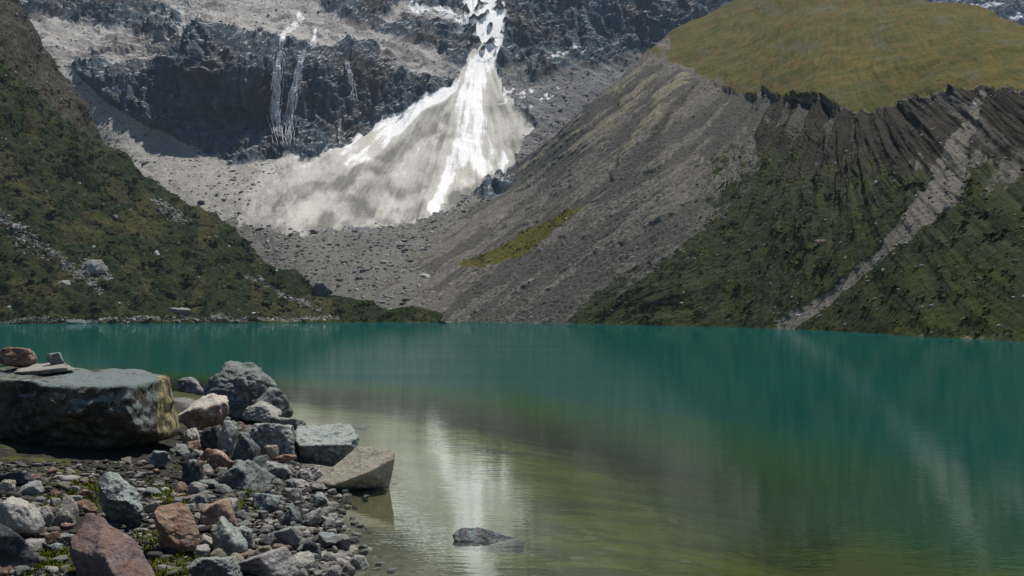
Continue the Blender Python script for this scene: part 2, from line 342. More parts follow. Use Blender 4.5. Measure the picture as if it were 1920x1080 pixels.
attrs = dict(ledges=ledges, scree=np.clip(scree-fan*0.5, 0, 1), floor=floor, greys=greyon, fan=fan, fantone=fantone, snow=snow, ice=ice, rockm=rockm,
             flow=np.stack([th*60, rr/4, 0*U], -1))
mat_back = terrain_mat('mountain_rock_and_snow', ((0.032, 0.046, 0.060), (0.104, 0.126, 0.146)), [  # base blued and darkened: the cliffs' skylit shade is put into the rock colour
    ('greys', (0.10, 0.10, 0.10), (0.17, 0.165, 0.16), 0.6, 0.3),
    ('ledges', (0.13, 0.125, 0.12), (0.48, 0.46, 0.43), 1.9, 0.6),
    ('scree', (0.22, 0.21, 0.19), (0.38, 0.365, 0.33), 0.9, 0.4),
    ('floor', (0.10, 0.098, 0.088), (0.17, 0.165, 0.15), 0.5, 0.5),
    ('fan', (0.2, 0.2, 0.19), (0.84, 0.84, 0.84), 0.5, 0),
    ('snow', (0.76, 0.77, 0.78), (0.86, 0.86, 0.86), 0.75, 0),
    ('ice', (0.6, 0.62, 0.64), (0.8, 0.8, 0.8), 1.0, 0)], fine=0.55, mid=0.05, bumpd=1.3, dust=True)
tag(link('mountain', grid_mesh('mountain', P, attrs, False), mat_back), kind='structure')
BACK = dict(U=U, V=V, P=P, N=N, floor=floor, ledges=ledges, scree=scree, cliff=cliff, greys=greyon)

# ------------------------------------------------------------------ hill layers with their own crest and far side
def hill(us, nrow, top, dfun, bottom=626.0, back_rows=14, fall=0.7):
    u = us[None, :]; vt = np.interp(us, [a for a, b in top], [b for a, b in top])[None, :]
    t = np.linspace(0, 1, nrow)[:, None]
    V = bottom + (vt-bottom)*t; U = np.broadcast_to(u, V.shape).copy()
    return U, V, world(U, V, dfun(U, V)), vt
def far_side(P, rows=16, step=7.0, fall=0.75):
    top = P[-1]; out = []
    dirv = top-CAM; dirv[:, 2] = 0; dirv /= np.linalg.norm(dirv, axis=1)[:, None]
    for i in range(1, rows+1):
        r = top + dirv*step*i; r[:, 2] = top[:, 2]-fall*step*i*min(1, i/4); out.append(r)
    return np.concatenate([P, np.stack(out)], 0)
def ext(a, rows=16): return np.concatenate([a, np.repeat(a[-1:], rows, 0)], 0)

# --- right moraine
top_m = [(690, 600), (720, 500), (800, 428), (870, 380), (950, 322), (1040, 250), (1110, 188), (1210, 100), (1255, 62), (1300, 34), (1380, 0), (1500, -42), (1600, -36), (1660, -22), (1750, 4), (1850, 22), (1920, 44), (2100, 112), (2400, 160)]
crest_u = np.array([1270, 1290, 1340, 1400, 1415, 1432, 1445, 1470, 1540, 1600, 1640, 1660, 1720, 1780, 1830, 1855, 1920, 2400.])
crest_v = np.array([120, 136, 158, 178, 184, 172, 178, 186, 188, 202, 206, 194, 178, 165, 155, 166, 168, 200.])
def table(pairs, U, soft=24):
    xs_ = np.arange(500, 2600, 4.0); y = np.interp(xs_, [a for a, b in pairs], [b for a, b in pairs])
    kx = np.exp(-0.5*(np.arange(-3*soft, 3*soft+1, 4)/soft)**2); kx /= kx.sum(); y = np.convolve(np.pad(y, len(kx)//2, 'edge'), kx, 'valid')
    return np.interp(U, xs_, y)
shore_d = [(690, 420), (800, 392), (950, 355), (1100, 307), (1250, 262), (1450, 210), (1700, 137), (1900, 110), (2100, 90), (2500, 62)]
crest_p = [(690, 596), (720, 500), (800, 428), (870, 380), (950, 324), (1040, 254), (1110, 196), (1180, 140), (1240, 118), (1285, 134), (1340, 158), (1415, 180), (1540, 190), (1620, 204), (1740, 176), (1830, 158), (1920, 168), (2400, 200)]
crest_d = [(690, 424), (720, 480), (800, 530), (870, 545), (950, 556), (1050, 585), (1110, 598), (1180, 600), (1240, 572), (1285, 535), (1340, 470), (1440, 390), (1540, 336), (1620, 304), (1740, 270), (1830, 246), (1920, 226), (2100, 190), (2500, 140)]
sky_d = [(690, 440), (950, 570), (1110, 612), (1210, 640), (1300, 670), (1380, 690), (1500, 650), (1600, 605), (1660, 565), (1750, 500), (1850, 435), (1920, 395), (2100, 320), (2500, 250)]
def mor_d(U, V):
    k = (590-V)/FPX; d0, d1, d2 = table(shore_d, U), table(crest_d, U), table(sky_d, U)
    vc = table(crest_p, U, 12); vt = np.minimum(table(top_m, U, 12), vc-6)
    h1 = 3+(590-vc)/FPX*d1; h2 = 3+(590-vt)/FPX*d2; s1 = h1/(d1-d0); s2 = (h2-h1)/np.maximum(d2-d1, 5)
    a = -s1*d0-3; lo = a/np.minimum(k-s1, -1e-4); b = h1-s2*d1-3; hi = b/np.minimum(k-s2, -1e-4)
    t = smooth(-6, 6, V-vc)
    return np.clip(lo, d0*0.7, d1*1.01)*t + np.clip(np.where(k < s2-1e-3, hi, d1), d1*0.9, 900)*(1-t)
usm = np.arange(690, 2400, 2.6)
def mor_blend(U, V):
    vt = np.interp(U, [a for a, b in top_m], [b for a, b in top_m])
    w = smooth(0, 150, V-vt + 0*U)*smooth(700, 920, U); w = 1-(1-w)*(1-smooth(930, 1120, U))
    return 1/((1-w)/back_d(U, V)+w/mor_d(U, V))
U, V, P, vt = hill(usm, 330, top_m, mor_blend, bottom=664.0)
D = P[..., 1].copy()
N = normals(P)
wu = U + 12*fbm(U/45, V/45, 1.1, 4); wv = V + 10*fbm(U/45, V/45, 4.8, 4)
cv = np.interp(U, crest_u, crest_v) + 5.5*fbm(U/16, 0.3, 0.7, 5)
below = V-cv                                             # + is under the crest edge
plateau = smooth(3.5, -3.5, below)*smooth(1190, 1400, U + (140-V)*0.9 + 70*fbm(U/60, V/40, 7, 5))
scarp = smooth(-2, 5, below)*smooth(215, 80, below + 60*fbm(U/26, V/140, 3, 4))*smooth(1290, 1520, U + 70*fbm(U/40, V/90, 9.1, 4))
ca0 = (U-1300)*0.7+(V-300)*0.7; cb0 = (V-300)*0.7-(U-1300)*0.7
veg = smooth(-60, 70, sdf([(1080, 670), (1095, 590), (1180, 530), (1290, 440), (1370, 340), (1440, 270), (1520, 290), (1620, 330), (1700, 330), (1800, 300), (2450, 260), (2450, 670)], U, V) + 75*fbm(ca0/70, cb0/200, 2.7, 5) + 25*fbm(U/18, V/12, 2.7, 3))
gully = path_mask([(1840, 166, 7), (1826, 215, 10), (1803, 262, 17), (1790, 312, 28), (1768, 360, 27), (1700, 420, 19), (1636, 478, 9), (1556, 546, 12), (1470, 608, 15)], wu*0.5+U*0.5, wv*0.5+V*0.5, 0.45)
strip = path_mask([(1085, 388, 5), (1030, 425, 12), (960, 465, 17), (900, 488, 9), (868, 496, 4)], wu*0.5+U*0.5, wv*0.5+V*0.5, 0.5)
tan = 0.75*path_mask([(1290, 140, 14), (1240, 190, 12), (1190, 260, 10), (1155, 320, 4)], wu, wv, 0.9)
spur = path_mask([(1285, 138, 10), (1240, 195, 13), (1195, 262, 11), (1150, 330, 5)], wu*0.4+U*0.6, wv*0.4+V*0.6, 0.95)
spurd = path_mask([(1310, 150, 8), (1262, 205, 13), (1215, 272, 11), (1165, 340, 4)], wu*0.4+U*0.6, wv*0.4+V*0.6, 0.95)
tan = np.maximum(tan, 0.6*path_mask([(1260, 80, 30), (1180, 180, 20), (1060, 290, 16)], wu, wv, 0.9))
tan = np.maximum(tan, 0.55*path_mask([(1420, 640, 5), (1600, 628, 4), (1750, 634, 4), (1920, 645, 4)], wu, V, 0.9))
tan = np.maximum(tan, 1.1*path_mask([(832, 606, 3), (1000, 609, 2)], wu, V, 0.9))
k = smooth(1250, 1600, U + 0.3*(V-300))
fa = -0.80*(1-k)-0.42*k; fb = np.sqrt(1-fa*fa)              # fall line: down and left
ca = (U-1300)*fb - (V-300)*fa; cb = (U-1300)*fa + (V-300)*fb
ca = ca*D/320; cb = cb*D/320
groove = ridged(ca/26, cb/260, 0.3, 5, 0.55)-0.8
groove2 = fbm(ca/7, cb/120, 5.3, 4)
lump = fbm(P[..., 0]/22, P[..., 1]/22, P[..., 2]/22, 5)
face = 1-plateau
disp = face*(2.0*groove*(0.24+0.5*scarp+0.12*veg) + 0.5*groove2*(0.7+1.4*scarp)) + 1.0*lump*(0.4+0.7*veg) - 1.1*gully*smooth(0, 60, below)*np.clip(D/250, 0.3, 1)
rill = smooth(0.25, 0.75, ridged(ca/34+0.3*fbm(cb/60, ca/60, 2.2, 3), cb/420, 3.3, 3, 0.5)-0.25)*face
rill = np.maximum(rill, 1.3*path_mask([(880, 408, 2), (930, 368, 4), (990, 322, 5), (1062, 272, 6), (1110, 236, 5), (1155, 196, 4)], wu*0.3+U*0.7, wv*0.3+V*0.7, 0.8))
disp -= 0.7*rill
tan = np.maximum(tan, 0.62*path_mask([(930, 352, 4), (990, 306, 7), (1062, 255, 9), (1130, 196, 9), (1220, 116, 12)], wu*0.5+U*0.5, wv*0.5+V*0.5, 0.9))
disp += 1.6*spur*smooth(0, 25, below)
disp += plateau*(3.2*fbm(P[..., 0]/75, P[..., 1]/75, 1.4, 3) + 1.4*fbm(P[..., 0]/30, P[..., 1]/30, 0.4, 5) + 0.25*ridged(ca/30, cb/90, 0.9, 4, 0.55))
disp -= 1.0*scarp*smooth(60, 0, below)*np.clip(D/300, 0.4, 1)
disp += face*(0.22*fbm(P[..., 0]/1.6, P[..., 1]/1.6, P[..., 2]/1.6, 3) + 0.5*np.clip(fbm(P[..., 0]/3.2, P[..., 1]/3.2, P[..., 2]/3.2, 2)-0.55, 0, 1))
disp *= np.clip(D/260, 0.35, 1.2)*smooth(0, 20, 640-V+(U < 1300)*(-20))
P = P + N*disp[..., None]
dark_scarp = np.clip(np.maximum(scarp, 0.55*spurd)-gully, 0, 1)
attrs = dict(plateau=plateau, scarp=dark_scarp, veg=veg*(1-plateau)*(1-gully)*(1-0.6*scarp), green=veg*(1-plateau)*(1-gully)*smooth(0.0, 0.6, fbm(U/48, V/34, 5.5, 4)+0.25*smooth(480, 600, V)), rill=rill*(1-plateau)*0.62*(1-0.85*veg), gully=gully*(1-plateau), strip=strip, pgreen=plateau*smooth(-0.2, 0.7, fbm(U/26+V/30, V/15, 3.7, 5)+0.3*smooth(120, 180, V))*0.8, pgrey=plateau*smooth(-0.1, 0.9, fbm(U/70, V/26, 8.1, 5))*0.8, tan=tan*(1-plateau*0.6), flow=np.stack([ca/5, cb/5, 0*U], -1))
P2 = far_side(P); attrs = {k_: ext(v_) for k_, v_ in attrs.items()}
mat_mor = terrain_mat('moraine_scree_and_grass', ((0.080, 0.074, 0.063), (0.158, 0.148, 0.128)), [
    ('tan', (0.15, 0.135, 0.085), (0.22, 0.20, 0.145), 1.1, 0.2),
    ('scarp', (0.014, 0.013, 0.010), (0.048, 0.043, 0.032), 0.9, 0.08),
    ('veg', (0.015, 0.021, 0.009), (0.050, 0.055, 0.022), 1.9, 0.25),
    ('green', (0.015, 0.024, 0.007), (0.054, 0.060, 0.017), 1.2, 0.1),
    ('rill', (0.05, 0.048, 0.042), (0.095, 0.09, 0.08), 1.4, 0.1),
    ('strip', (0.055, 0.055, 0.008), (0.11, 0.10, 0.02), 0.5, 0),
    ('plateau', (0.050, 0.050, 0.016), (0.140, 0.108, 0.032), 0.4, 0), ('pgreen', (0.050, 0.056, 0.018), (0.095, 0.094, 0.030), 1.6, 0), ('pgrey', (0.065, 0.066, 0.038), (0.12, 0.112, 0.06), 1.8, 0),
    ('gully', (0.095, 0.088, 0.074), (0.165, 0.153, 0.13), 1.1, 0.3)], fine=0.8, mid=0.10, bumpd=0.7)
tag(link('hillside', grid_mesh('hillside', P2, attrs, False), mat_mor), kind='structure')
MOR = dict(U=U, V=V, P=P, N=N, veg=attrs['veg'][:len(P)], strip=strip, plateau=plateau, gully=gully, scarp=dark_scarp)

# --- left hill
top_l = [(-500, -420), (0, -42), (32, 0), (75, 85), (130, 152), (165, 222), (195, 265), (240, 302), (310, 352), (350, 385), (400, 407), (450, 450), (490, 492), (530, 512), (562, 528), (600, 548), (650, 556), (720, 576), (800, 588), (836, 606)]
lsh = [(-500, 235), (0, 318), (250, 326), (500, 345), (700, 374), (836, 394)]
lcr = [(-500, 470), (0, 535), (130, 520), (240, 494), (310, 480), (400, 466), (490, 447), (560, 430), (640, 416), (720, 406), (836, 397)]
def tabl(pairs, U): return np.interp(U, [a for a, b in pairs], [b for a, b in pairs])
def left_d(U, V):
    k = (590-V)/FPX; d0, d1 = tabl(lsh, U), tabl(lcr, U); h1 = 3+(590-tabl(top_l, U))/FPX*d1; s1 = h1/(d1-d0)
    return np.clip((-s1*d0-3)/np.minimum(k-s1, -1e-4), d0*0.8, d1*1.01)
usl = np.arange(-480, 837, 2.6)
U, V, P, vt = hill(usl, 300, top_l, left_d)
D = P[..., 1].copy(); N = normals(P)
wu = U + 12*fbm(U/45, V/45, 6.1, 4); wv = V + 10*fbm(U/45, V/45, 9.8, 4)
stony = smooth(-60, 60, sdf([(-480, -420), (60, -60), (180, 220), (240, 300), (120, 240), (60, 190), (0, 120), (-480, 0)], wu, wv) - 15)
rub = np.maximum.reduce([path_mask([(0, 410, 16), (60, 460, 18), (130, 500, 10), (190, 560, 8)], wu, wv, 0.9), path_mask([(160, 500, 14), (200, 520, 12)], wu, wv), path_mask([(470, 520, 10), (540, 560, 7), (600, 590, 4)], wu, wv), path_mask([(0, 605, 4), (300, 604, 4), (480, 603, 4), (640, 603, 3)], wu, V), path_mask([(290, 390, 12), (350, 420, 9)], wu, wv)])*0.46
ca = (U*0.6-V*0.8); cb = (U*0.8+V*0.6)
lump = fbm(P[..., 0]/20, P[..., 1]/20, P[..., 2]/20, 5); rid = ridged(P[..., 0]/45, P[..., 1]/45, P[..., 2]/60, 4)-0.7
disp = (2.5*lump + 2.2*rid + 0.6*fbm(P[..., 0]/4, P[..., 1]/4, P[..., 2]/4, 3) + 0.25*fbm(P[..., 0]/1.7, P[..., 1]/1.7, P[..., 2]/1.7, 2))*smooth(0, 25, 622-V)
P = P + N*disp[..., None]
brown = smooth(0.0, 0.5, fbm(U/70, V/50, 3.3, 4)+0.1)
attrs = dict(stony=stony, rub=rub, brown=brown, flow=np.stack([ca/16, cb/16, 0*U], -1))
LEFT = dict(U=U, V=V, P=P, N=N, stony=stony, rub=rub)
P2 = far_side(P, step=6.0); attrs = {k_: ext(v_) for k_, v_ in attrs.items()}
mat_left = terrain_mat('grassy_hill', ((0.009, 0.014, 0.006), (0.032, 0.040, 0.013)), [  # greens darkened so the slope's deep shade sits in the colour
    ('brown', (0.022, 0.022, 0.010), (0.062, 0.060, 0.021), 1.4, 0.1),
    ('stony', (0.028, 0.025, 0.018), (0.078, 0.070, 0.050), 1.2, 0.15),
    ('rub', (0.07, 0.07, 0.065), (0.20, 0.20, 0.19), 2.0, 0.5)], fine=0.8, mid=0.10, bumpd=0.8)
tag(link('slope', grid_mesh('slope', P2, attrs, False), mat_left), kind='structure')

# ------------------------------------------------------------------ grass tussocks and loose stones on the slopes (too many to count)
def tuft_mat(name, a, b, c):
    q = NT(name); t = q.attr('tone')
    col = q.mix(q.remap(t, 0, 0.6, st=False), a, b); col = q.mix(q.remap(t, 0.6, 1.0, st=False), col, c)
    d = q.n('ShaderNodeBsdfDiffuse'); q.put(d.inputs[0], col); return q.done(d.outputs[0])
def pick(L, w, n, seed):
    r = np.random.default_rng(seed); w = np.clip(w, 0, None)*np.linalg.norm(np.cross(np.gradient(L['P'], axis=1), np.gradient(L['P'], axis=0)), axis=2)
    w = w*((L['U'] > -150) & (L['U'] < 2080) & (L['P'][..., 2] > 0.3))
    w = w.ravel()/w.sum(); i = r.choice(w.size, n, p=w)
    p = L['P'].reshape(-1, 3)[i]; return p, r, L['N'].reshape(-1, 3)[i]
def tufts(name, label, L, w, n, size, mat, seed, blades=7):
    p, r, nn = pick(L, w, n, seed)
    p = p + r.normal(0, 0.4, p.shape)*np.array([1, 1, 0])
    s = size*np.exp(r.normal(0, 0.5, n))*np.clip(1+0.9*fbm(p[:, 0]/9, p[:, 1]/9, p[:, 2]/9, 3), 0.4, 2); tone = np.clip(0.5+0.5*fbm(p[:, 0]/12, p[:, 1]/12, p[:, 2]/12, 3)+r.normal(0, 0.22, n), 0, 1)
    Vv, T = [], []
    for b in range(blades):
        a = r.uniform(0, 2*np.pi, n); lean = r.uniform(0.4, 1.1, n)*s; w_ = s*r.uniform(0.3, 0.6, n); h = s*r.uniform(0.3, 0.75, n)
        base = p + np.stack([np.cos(a)*s*0.2, np.sin(a)*s*0.2, -0.15*s], -1)
        side = np.stack([-np.sin(a)*w_, np.cos(a)*w_, 0*w_], -1)
        tip = base + np.stack([np.cos(a)*lean, np.sin(a)*lean, h], -1)
        Vv += [np.stack([base-side, base+side, tip], 1)]; T += [np.repeat(tone[:, None], 3, 1)]
    Vv = np.concatenate(Vv).reshape(-1, 3); T = np.concatenate(T).ravel()
    F = np.arange(len(Vv)).reshape(-1, 3)
    tag(link(name, raw_mesh(name, Vv, F, {'tone': T}, False), mat), label, 'grass', kind='stuff')
m_tuft = tuft_mat('tussock_grass', (0.020, 0.028, 0.011), (0.044, 0.050, 0.018), (0.080, 0.078, 0.028))
tufts('tussock_grass', 'dark green tussock grass and low shrubs covering the hill on the far left shore', LEFT, (1-LEFT['stony']*0.75)*(1-LEFT['rub'])*smooth(-0.25, 0.5, fbm(LEFT['U']/26, LEFT['V']/15, 1.9, 4)), 26000, 0.36, m_tuft, 11)
tufts('hillside_grass', 'dull green tussock grass covering the foot of the right hillside above the lake', MOR, (MOR['veg']+0.6*MOR['strip'])*smooth(-0.1, 0.6, fbm(MOR['U']/30, MOR['V']/18, 4.9, 4)), 10000, 0.25, m_tuft, 12)

def ico(sub):
    bm = bmesh.new(); bmesh.ops.create_icosphere(bm, subdivisions=sub, radius=1)
    v = np.array([x.co[:] for x in bm.verts]); f = np.array([[x.index for x in y.verts] for y in bm.faces]); bm.free(); return v, f
ICO = {k: ico(k) for k in (1, 2, 3, 4, 5, 6)}
def rock_verts(seed, sub=4, nplanes=13, power=22, rough=0.05, planes=None, jit=0.0):
    r = np.random.default_rng(seed); d, F = ICO[sub]
    if planes is None:
        n = r.normal(size=(nplanes, 3)); n /= np.linalg.norm(n, axis=1)[:, None]; h = r.uniform(0.62, 1.0, nplanes)
        n = np.concatenate([n, [[0, 0, 1], [0, 0, -1]]]); h = np.concatenate([h, [0.8, 0.7]])
    else:
        n = np.array([p[:3] for p in planes], float); n /= np.linalg.norm(n, axis=1)[:, None]; h = np.array([p[3] for p in planes], float)
    if planes is not None and jit:
        n = n+r.normal(0, jit, n.shape); n /= np.linalg.norm(n, axis=1)[:, None]; h = h*r.uniform(1-0.5*jit, 1+0.5*jit, len(h))
        e = r.normal(size=(4, 3)); e /= np.linalg.norm(e, axis=1)[:, None]; n = np.concatenate([n, e]); h = np.concatenate([h, r.uniform(0.72, 0.95, 4)])
    q = np.clip(d@n.T/h, 1e-6, None); rad = (q**power).sum(1)**(-1/power)
    v = d*rad[:, None]; o = r.uniform(-50, 50, 3)
    a = v*1.6+o; b = v*5+o
    ax = r.normal(size=3); ax /= np.linalg.norm(ax); t = v@ax*r.uniform(4, 8) + 0.5*fbm(a[:, 0], a[:, 1], a[:, 2], 2)
    step = noise(np.floor(t)*3.7+o[0], o[1], o[2])*smooth(0, 0.25, t-np.floor(t)) + noise((np.floor(t)-1)*3.7+o[0], o[1], o[2])*(1-smooth(0, 0.25, t-np.floor(t)))
    n2 = r.normal(size=(40, 3)); n2 /= np.linalg.norm(n2, axis=1)[:, None]
    chip = np.zeros(len(v)); u_ = v/np.linalg.norm(v, axis=1)[:, None]; cc = (u_@n2.T); srt = np.sort(cc, axis=1); chip = smooth(0, 0.25, srt[:, -1]-srt[:, -2])
    k = 1 + rough*(1.3*fbm(a[:, 0], a[:, 1], a[:, 2], 3) + 0.6*(ridged(b[:, 0]*.7, b[:, 1]*.7, b[:, 2], 4, 0.55)-0.7) + 0.7*step + 0.35*(chip-0.5)*r.uniform(0, 1))
    return v*k[:, None], F
def rubble(name, label, L, w, n, size, mat, seed, variants=6):
    p, r, nn = pick(L, w, n, seed)
    VV, FF, TT, off = [], [], [], 0
    protos = [rock_verts(900+i, 1 if size < 2 else 2, 8, 14, 0.05) for i in range(variants)]
    s = size*np.exp(r.normal(0, 0.5, n)); tone = r.uniform(0, 1, n)
    for k in range(variants):
        idx = np.arange(k, n, variants); v, F = protos[k]
        a = r.uniform(0, 6.28, len(idx)); ca, sa = np.cos(a), np.sin(a)
        sc = s[idx][:, None, None]*np.array([1, 0.9, 0.7])
        vv = v[None]*sc
        vr = np.stack([vv[..., 0]*ca[:, None]-vv[..., 1]*sa[:, None], vv[..., 0]*sa[:, None]+vv[..., 1]*ca[:, None], vv[..., 2]], -1) + p[idx][:, None]
        VV.append(vr.reshape(-1, 3)); FF.append((F[None]+(np.arange(len(idx))*len(v))[:, None, None]+off).reshape(-1, 3)); off += vr.shape[0]*vr.shape[1]
        TT.append(np.repeat(tone[idx], len(v)))
    tag(link(name, raw_mesh(name, np.concatenate(VV), np.concatenate(FF), {'tone': np.concatenate(TT)}, False), mat), label, 'loose stones', kind='stuff')
m_rub = tuft_mat('loose_stone', (0.07, 0.07, 0.068), (0.22, 0.21, 0.20), (0.42, 0.41, 0.39))
rubble('loose_stones', 'loose grey stones strewn over the grassy left slope', LEFT, LEFT['rub']**1.5*2+0.012+0.06*LEFT['stony'], 2600, 0.35, m_rub, 21)
rubble('hillside_stones', 'loose grey stones strewn down the bare right hillside and its gully', MOR, 0.10*(1-MOR['plateau'])+0.25*MOR['gully'], 6000, 0.20, m_rub, 22)
rubble('valley_stones', 'loose grey stones strewn over the valley floor and scree below the cliffs', BACK, 0.5*BACK['floor']*(BACK['U'] > 420)*(BACK['U'] < 1000)+0.25*BACK['scree']+0.3*BACK['greys']+0.05*BACK['ledges']*(BACK['V'] > -10), 6000, 0.6, m_rub, 23)

# ------------------------------------------------------------------ waterfalls on the cliff
q = NT('falling_water'); p = q.pos()
mat_fall = q.done(q.bsdf(q.mix(q.noise(p, 0.4, 4), (0.45, 0.48, 0.52), (0.8, 0.82, 0.85)), 0.6, 0.3))
def proj(P):
    d = P-CAM; cp, sp = math.cos(PITCH), math.sin(PITCH); f = d[..., 1]*cp+d[..., 2]*sp; up = -d[..., 1]*sp+d[..., 2]*cp
    return 960+FPX*d[..., 0]/f, 540-FPX*up/f
_m = (BACK['U'] > 420) & (BACK['U'] < 760) & (BACK['V'] > 20) & (BACK['V'] < 340)
_pu, _pv = proj(BACK['P'][_m]); _pd = BACK['P'][_m][:, 1]
ZB = np.full((90, 90), 1e9); np.minimum.at(ZB, (np.clip(((_pv-20)/4).astype(int), 0, 89), np.clip(((_pu-420)/4).astype(int), 0, 89)), _pd)
def waterfall(pts, strands, spread, seed, label):
    r = np.random.default_rng(seed); iu = np.clip(np.round((np.array([a for a, b in pts])+480)/3.0), 0, None)
    VV, FF, off = [], [], 0
    pv = np.array([b for a, b in pts], float); pu = np.array([a for a, b in pts], float)
    Ug, Vg, Pg = BACK['U'], BACK['V'], BACK['P']; vcol = Vg[:, 0]
    for s in range(strands):
        a, b = np.sort(r.uniform(0, 1, 2)); b = min(1, a+r.uniform(0.03, 0.16))
        if s < 2: a, b = 0.0, 1.0
        t = np.linspace(a, b, 26); v = np.interp(t, np.linspace(0, 1, len(pv)), pv)
        u = np.interp(t, np.linspace(0, 1, len(pv)), pu) + r.normal(0, spread)*(0.4+t) + 3.5*fbm(t*7, s*3.7, seed, 4)
        ii = np.clip(((v-20)/4).astype(int), 1, 88); jj = np.clip(((u-420)/4).astype(int), 1, 88)
        dd = np.min([ZB[ii+k, jj+j] for k in (-1, 0, 1) for j in (-1, 0, 1)], axis=0)-0.6
        dd = np.minimum(dd, np.convolve(np.pad(dd, 1, 'edge'), [1/3]*3, 'valid')+0.4)
        c = world(u, v, dd); w = r.uniform(0.08, 0.34)*np.sin(np.linspace(0.25, 2.9, 26))*(0.5+0.8*np.abs(fbm(t*20, s, 2.2, 2)))+0.05
        ring = [(-1, 0), (0, -0.6), (1, 0), (0, 0.6)]
        vv = np.stack([c + np.stack([w*x_, w*y_, 0*w], -1) for x_, y_ in ring], 1)
        VV.append(vv.reshape(-1, 3)); m = len(t)
        for i in range(m-1):
            for k in range(4): FF.append([off+i*4+k, off+i*4+(k+1) % 4, off+(i+1)*4+(k+1) % 4, off+(i+1)*4+k])
        off += m*4
    tag(link('waterfall', raw_mesh('waterfall', np.concatenate(VV), np.array(FF)), mat_fall), label, 'waterfall')
waterfall([(523, 95), (519, 150), (516, 210), (520, 245), (530, 275)], 230, 6.0, 31, 'widest white waterfall, leftmost on the dark cliff')
waterfall([(572, 92), (560, 130), (549, 180), (543, 230), (542, 275)], 200, 4.5, 32, 'tall narrow white waterfall just right of the widest fall on the cliff')
waterfall([(648, 112), (655, 140), (660, 165), (664, 190)], 70, 3.5, 33, 'short thin waterfall high on the cliff near its right end')
waterfall([(638, 222), (636, 240), (634, 262)], 36, 2.5, 34, 'faint trickle of water low on the cliff left of the snow fan')

# ------------------------------------------------------------------ single rocks
def rock_mat(name, a, b, c, lichen=None, lf=0.5, strat=None, rough=0.85, scale=1.0):
    q = NT(name); p = q.pos()
    oi = q.n('ShaderNodeObjectInfo'); vadd = q.n('ShaderNodeVectorMath', operation='ADD'); q.put(vadd.inputs[0], p)
    loc = q.n('ShaderNodeVectorMath', operation='SCALE'); q.put(loc.inputs[0], oi.outputs['Location']); loc.inputs['Scale'].default_value = 3.7; q.put(vadd.inputs[1], loc.outputs[0])
    p = vadd.outputs[0]
    n1 = q.noise(p, 2.2*scale, 6, 0.65); n2 = q.noise(p, 11*scale, 6, 0.72); n3 = q.noise(p, 46*scale, 3, 0.7)
    col = q.mix(q.remap(n1, 0.36, 0.64), a, b); col = q.mix(q.remap(n2, 0.45, 0.68), col, c)
    if strat:
        st = q.noise(q.mapping(p, strat[0], (0.1, 0.25, 0)), 3*scale, 5, 0.7); col = q.mix(q.remap(st, 0.4, 0.62, 0, 0.85), col, strat[1])
    if lichen:
        nv = q.noise(p, 4.5*scale, 7, 0.75, 0.4)
        gn = q.n('ShaderNodeSeparateXYZ'); q.put(gn.inputs[0], q.n('ShaderNodeNewGeometry').outputs['Normal'])
        lm = q.math('ADD', nv, q.math('MULTIPLY', gn.outputs[2], 0.14))
        col = q.mix(q.remap(lm, 0.67-0.20*lf, 0.77-0.20*lf, 0, 0.9), col, q.mix(n3, q.mix(q.remap(n1, 0.4, 0.6), lichen, (lichen[0]*1.15, lichen[1]*0.98, lichen[2]*0.9)), tuple(min(1, x*1.9) for x in lichen)))
    col = q.mix(q.remap(n3, 0.3, 0.48, 0.5, 0), col, (0.02, 0.019, 0.017))
    hs = q.n('ShaderNodeHueSaturation'); q.put(hs.inputs['Color'], col); q.put(hs.inputs['Value'], q.remap(oi.outputs['Random'], 0, 1, 0.72, 1.25, False))
    b_ = q.bump(n2, 0.9, 0.05/scale, q.bump(n3, 0.7, 0.018/scale, q.bump(n1, 0.6, 0.12/scale)))
    return q.done(q.bsdf(hs.outputs[0], rough, 0.25, b_))
M = {
 'grey': rock_mat('grey_rock', (0.11, 0.108, 0.105), (0.25, 0.243, 0.23), (0.40, 0.39, 0.365), (0.20, 0.24, 0.23), 0.35),
 'lichen': rock_mat('lichen_rock', (0.055, 0.06, 0.06), (0.13, 0.14, 0.135), (0.25, 0.25, 0.23), (0.17, 0.20, 0.185), 0.8),
 'dark': rock_mat('dark_rock', (0.035, 0.037, 0.042), (0.08, 0.082, 0.088), (0.16, 0.16, 0.158), (0.12, 0.16, 0.16), 0.25),
 'pale': rock_mat('pale_rock', (0.24, 0.23, 0.20), (0.40, 0.385, 0.35), (0.50, 0.485, 0.45), (0.20, 0.19, 0.16), 0.2),
 'red': rock_mat('red_rock', (0.13, 0.072, 0.052), (0.22, 0.135, 0.10), (0.34, 0.26, 0.20), (0.30, 0.27, 0.23), 0.25),
 'tanred': rock_mat('tan_red_rock', (0.24, 0.165, 0.11), (0.33, 0.245, 0.175), (0.38, 0.31, 0.235), None, 0, ((1, 1, 4), (0.18, 0.10, 0.075))),
 'purple': rock_mat('purple_rock', (0.17, 0.135, 0.14), (0.24, 0.19, 0.19), (0.30, 0.225, 0.19), None, 0, ((3, 1, 1), (0.21, 0.125, 0.09))),
 'tan': rock_mat('tan_slab_rock', (0.22, 0.195, 0.145), (0.33, 0.30, 0.235), (0.38, 0.35, 0.28), (0.12, 0.11, 0.09), 0.15),
 'whitered': rock_mat('white_red_rock', (0.20, 0.10, 0.065), (0.28, 0.17, 0.115), (0.38, 0.32, 0.27), (0.36, 0.34, 0.30), 1.0),
 'layered': rock_mat('layered_grey_rock', (0.20, 0.19, 0.19), (0.30, 0.285, 0.28), (0.36, 0.34, 0.33), None, 0, ((0.6, 1, 9), (0.09, 0.085, 0.085))),
}
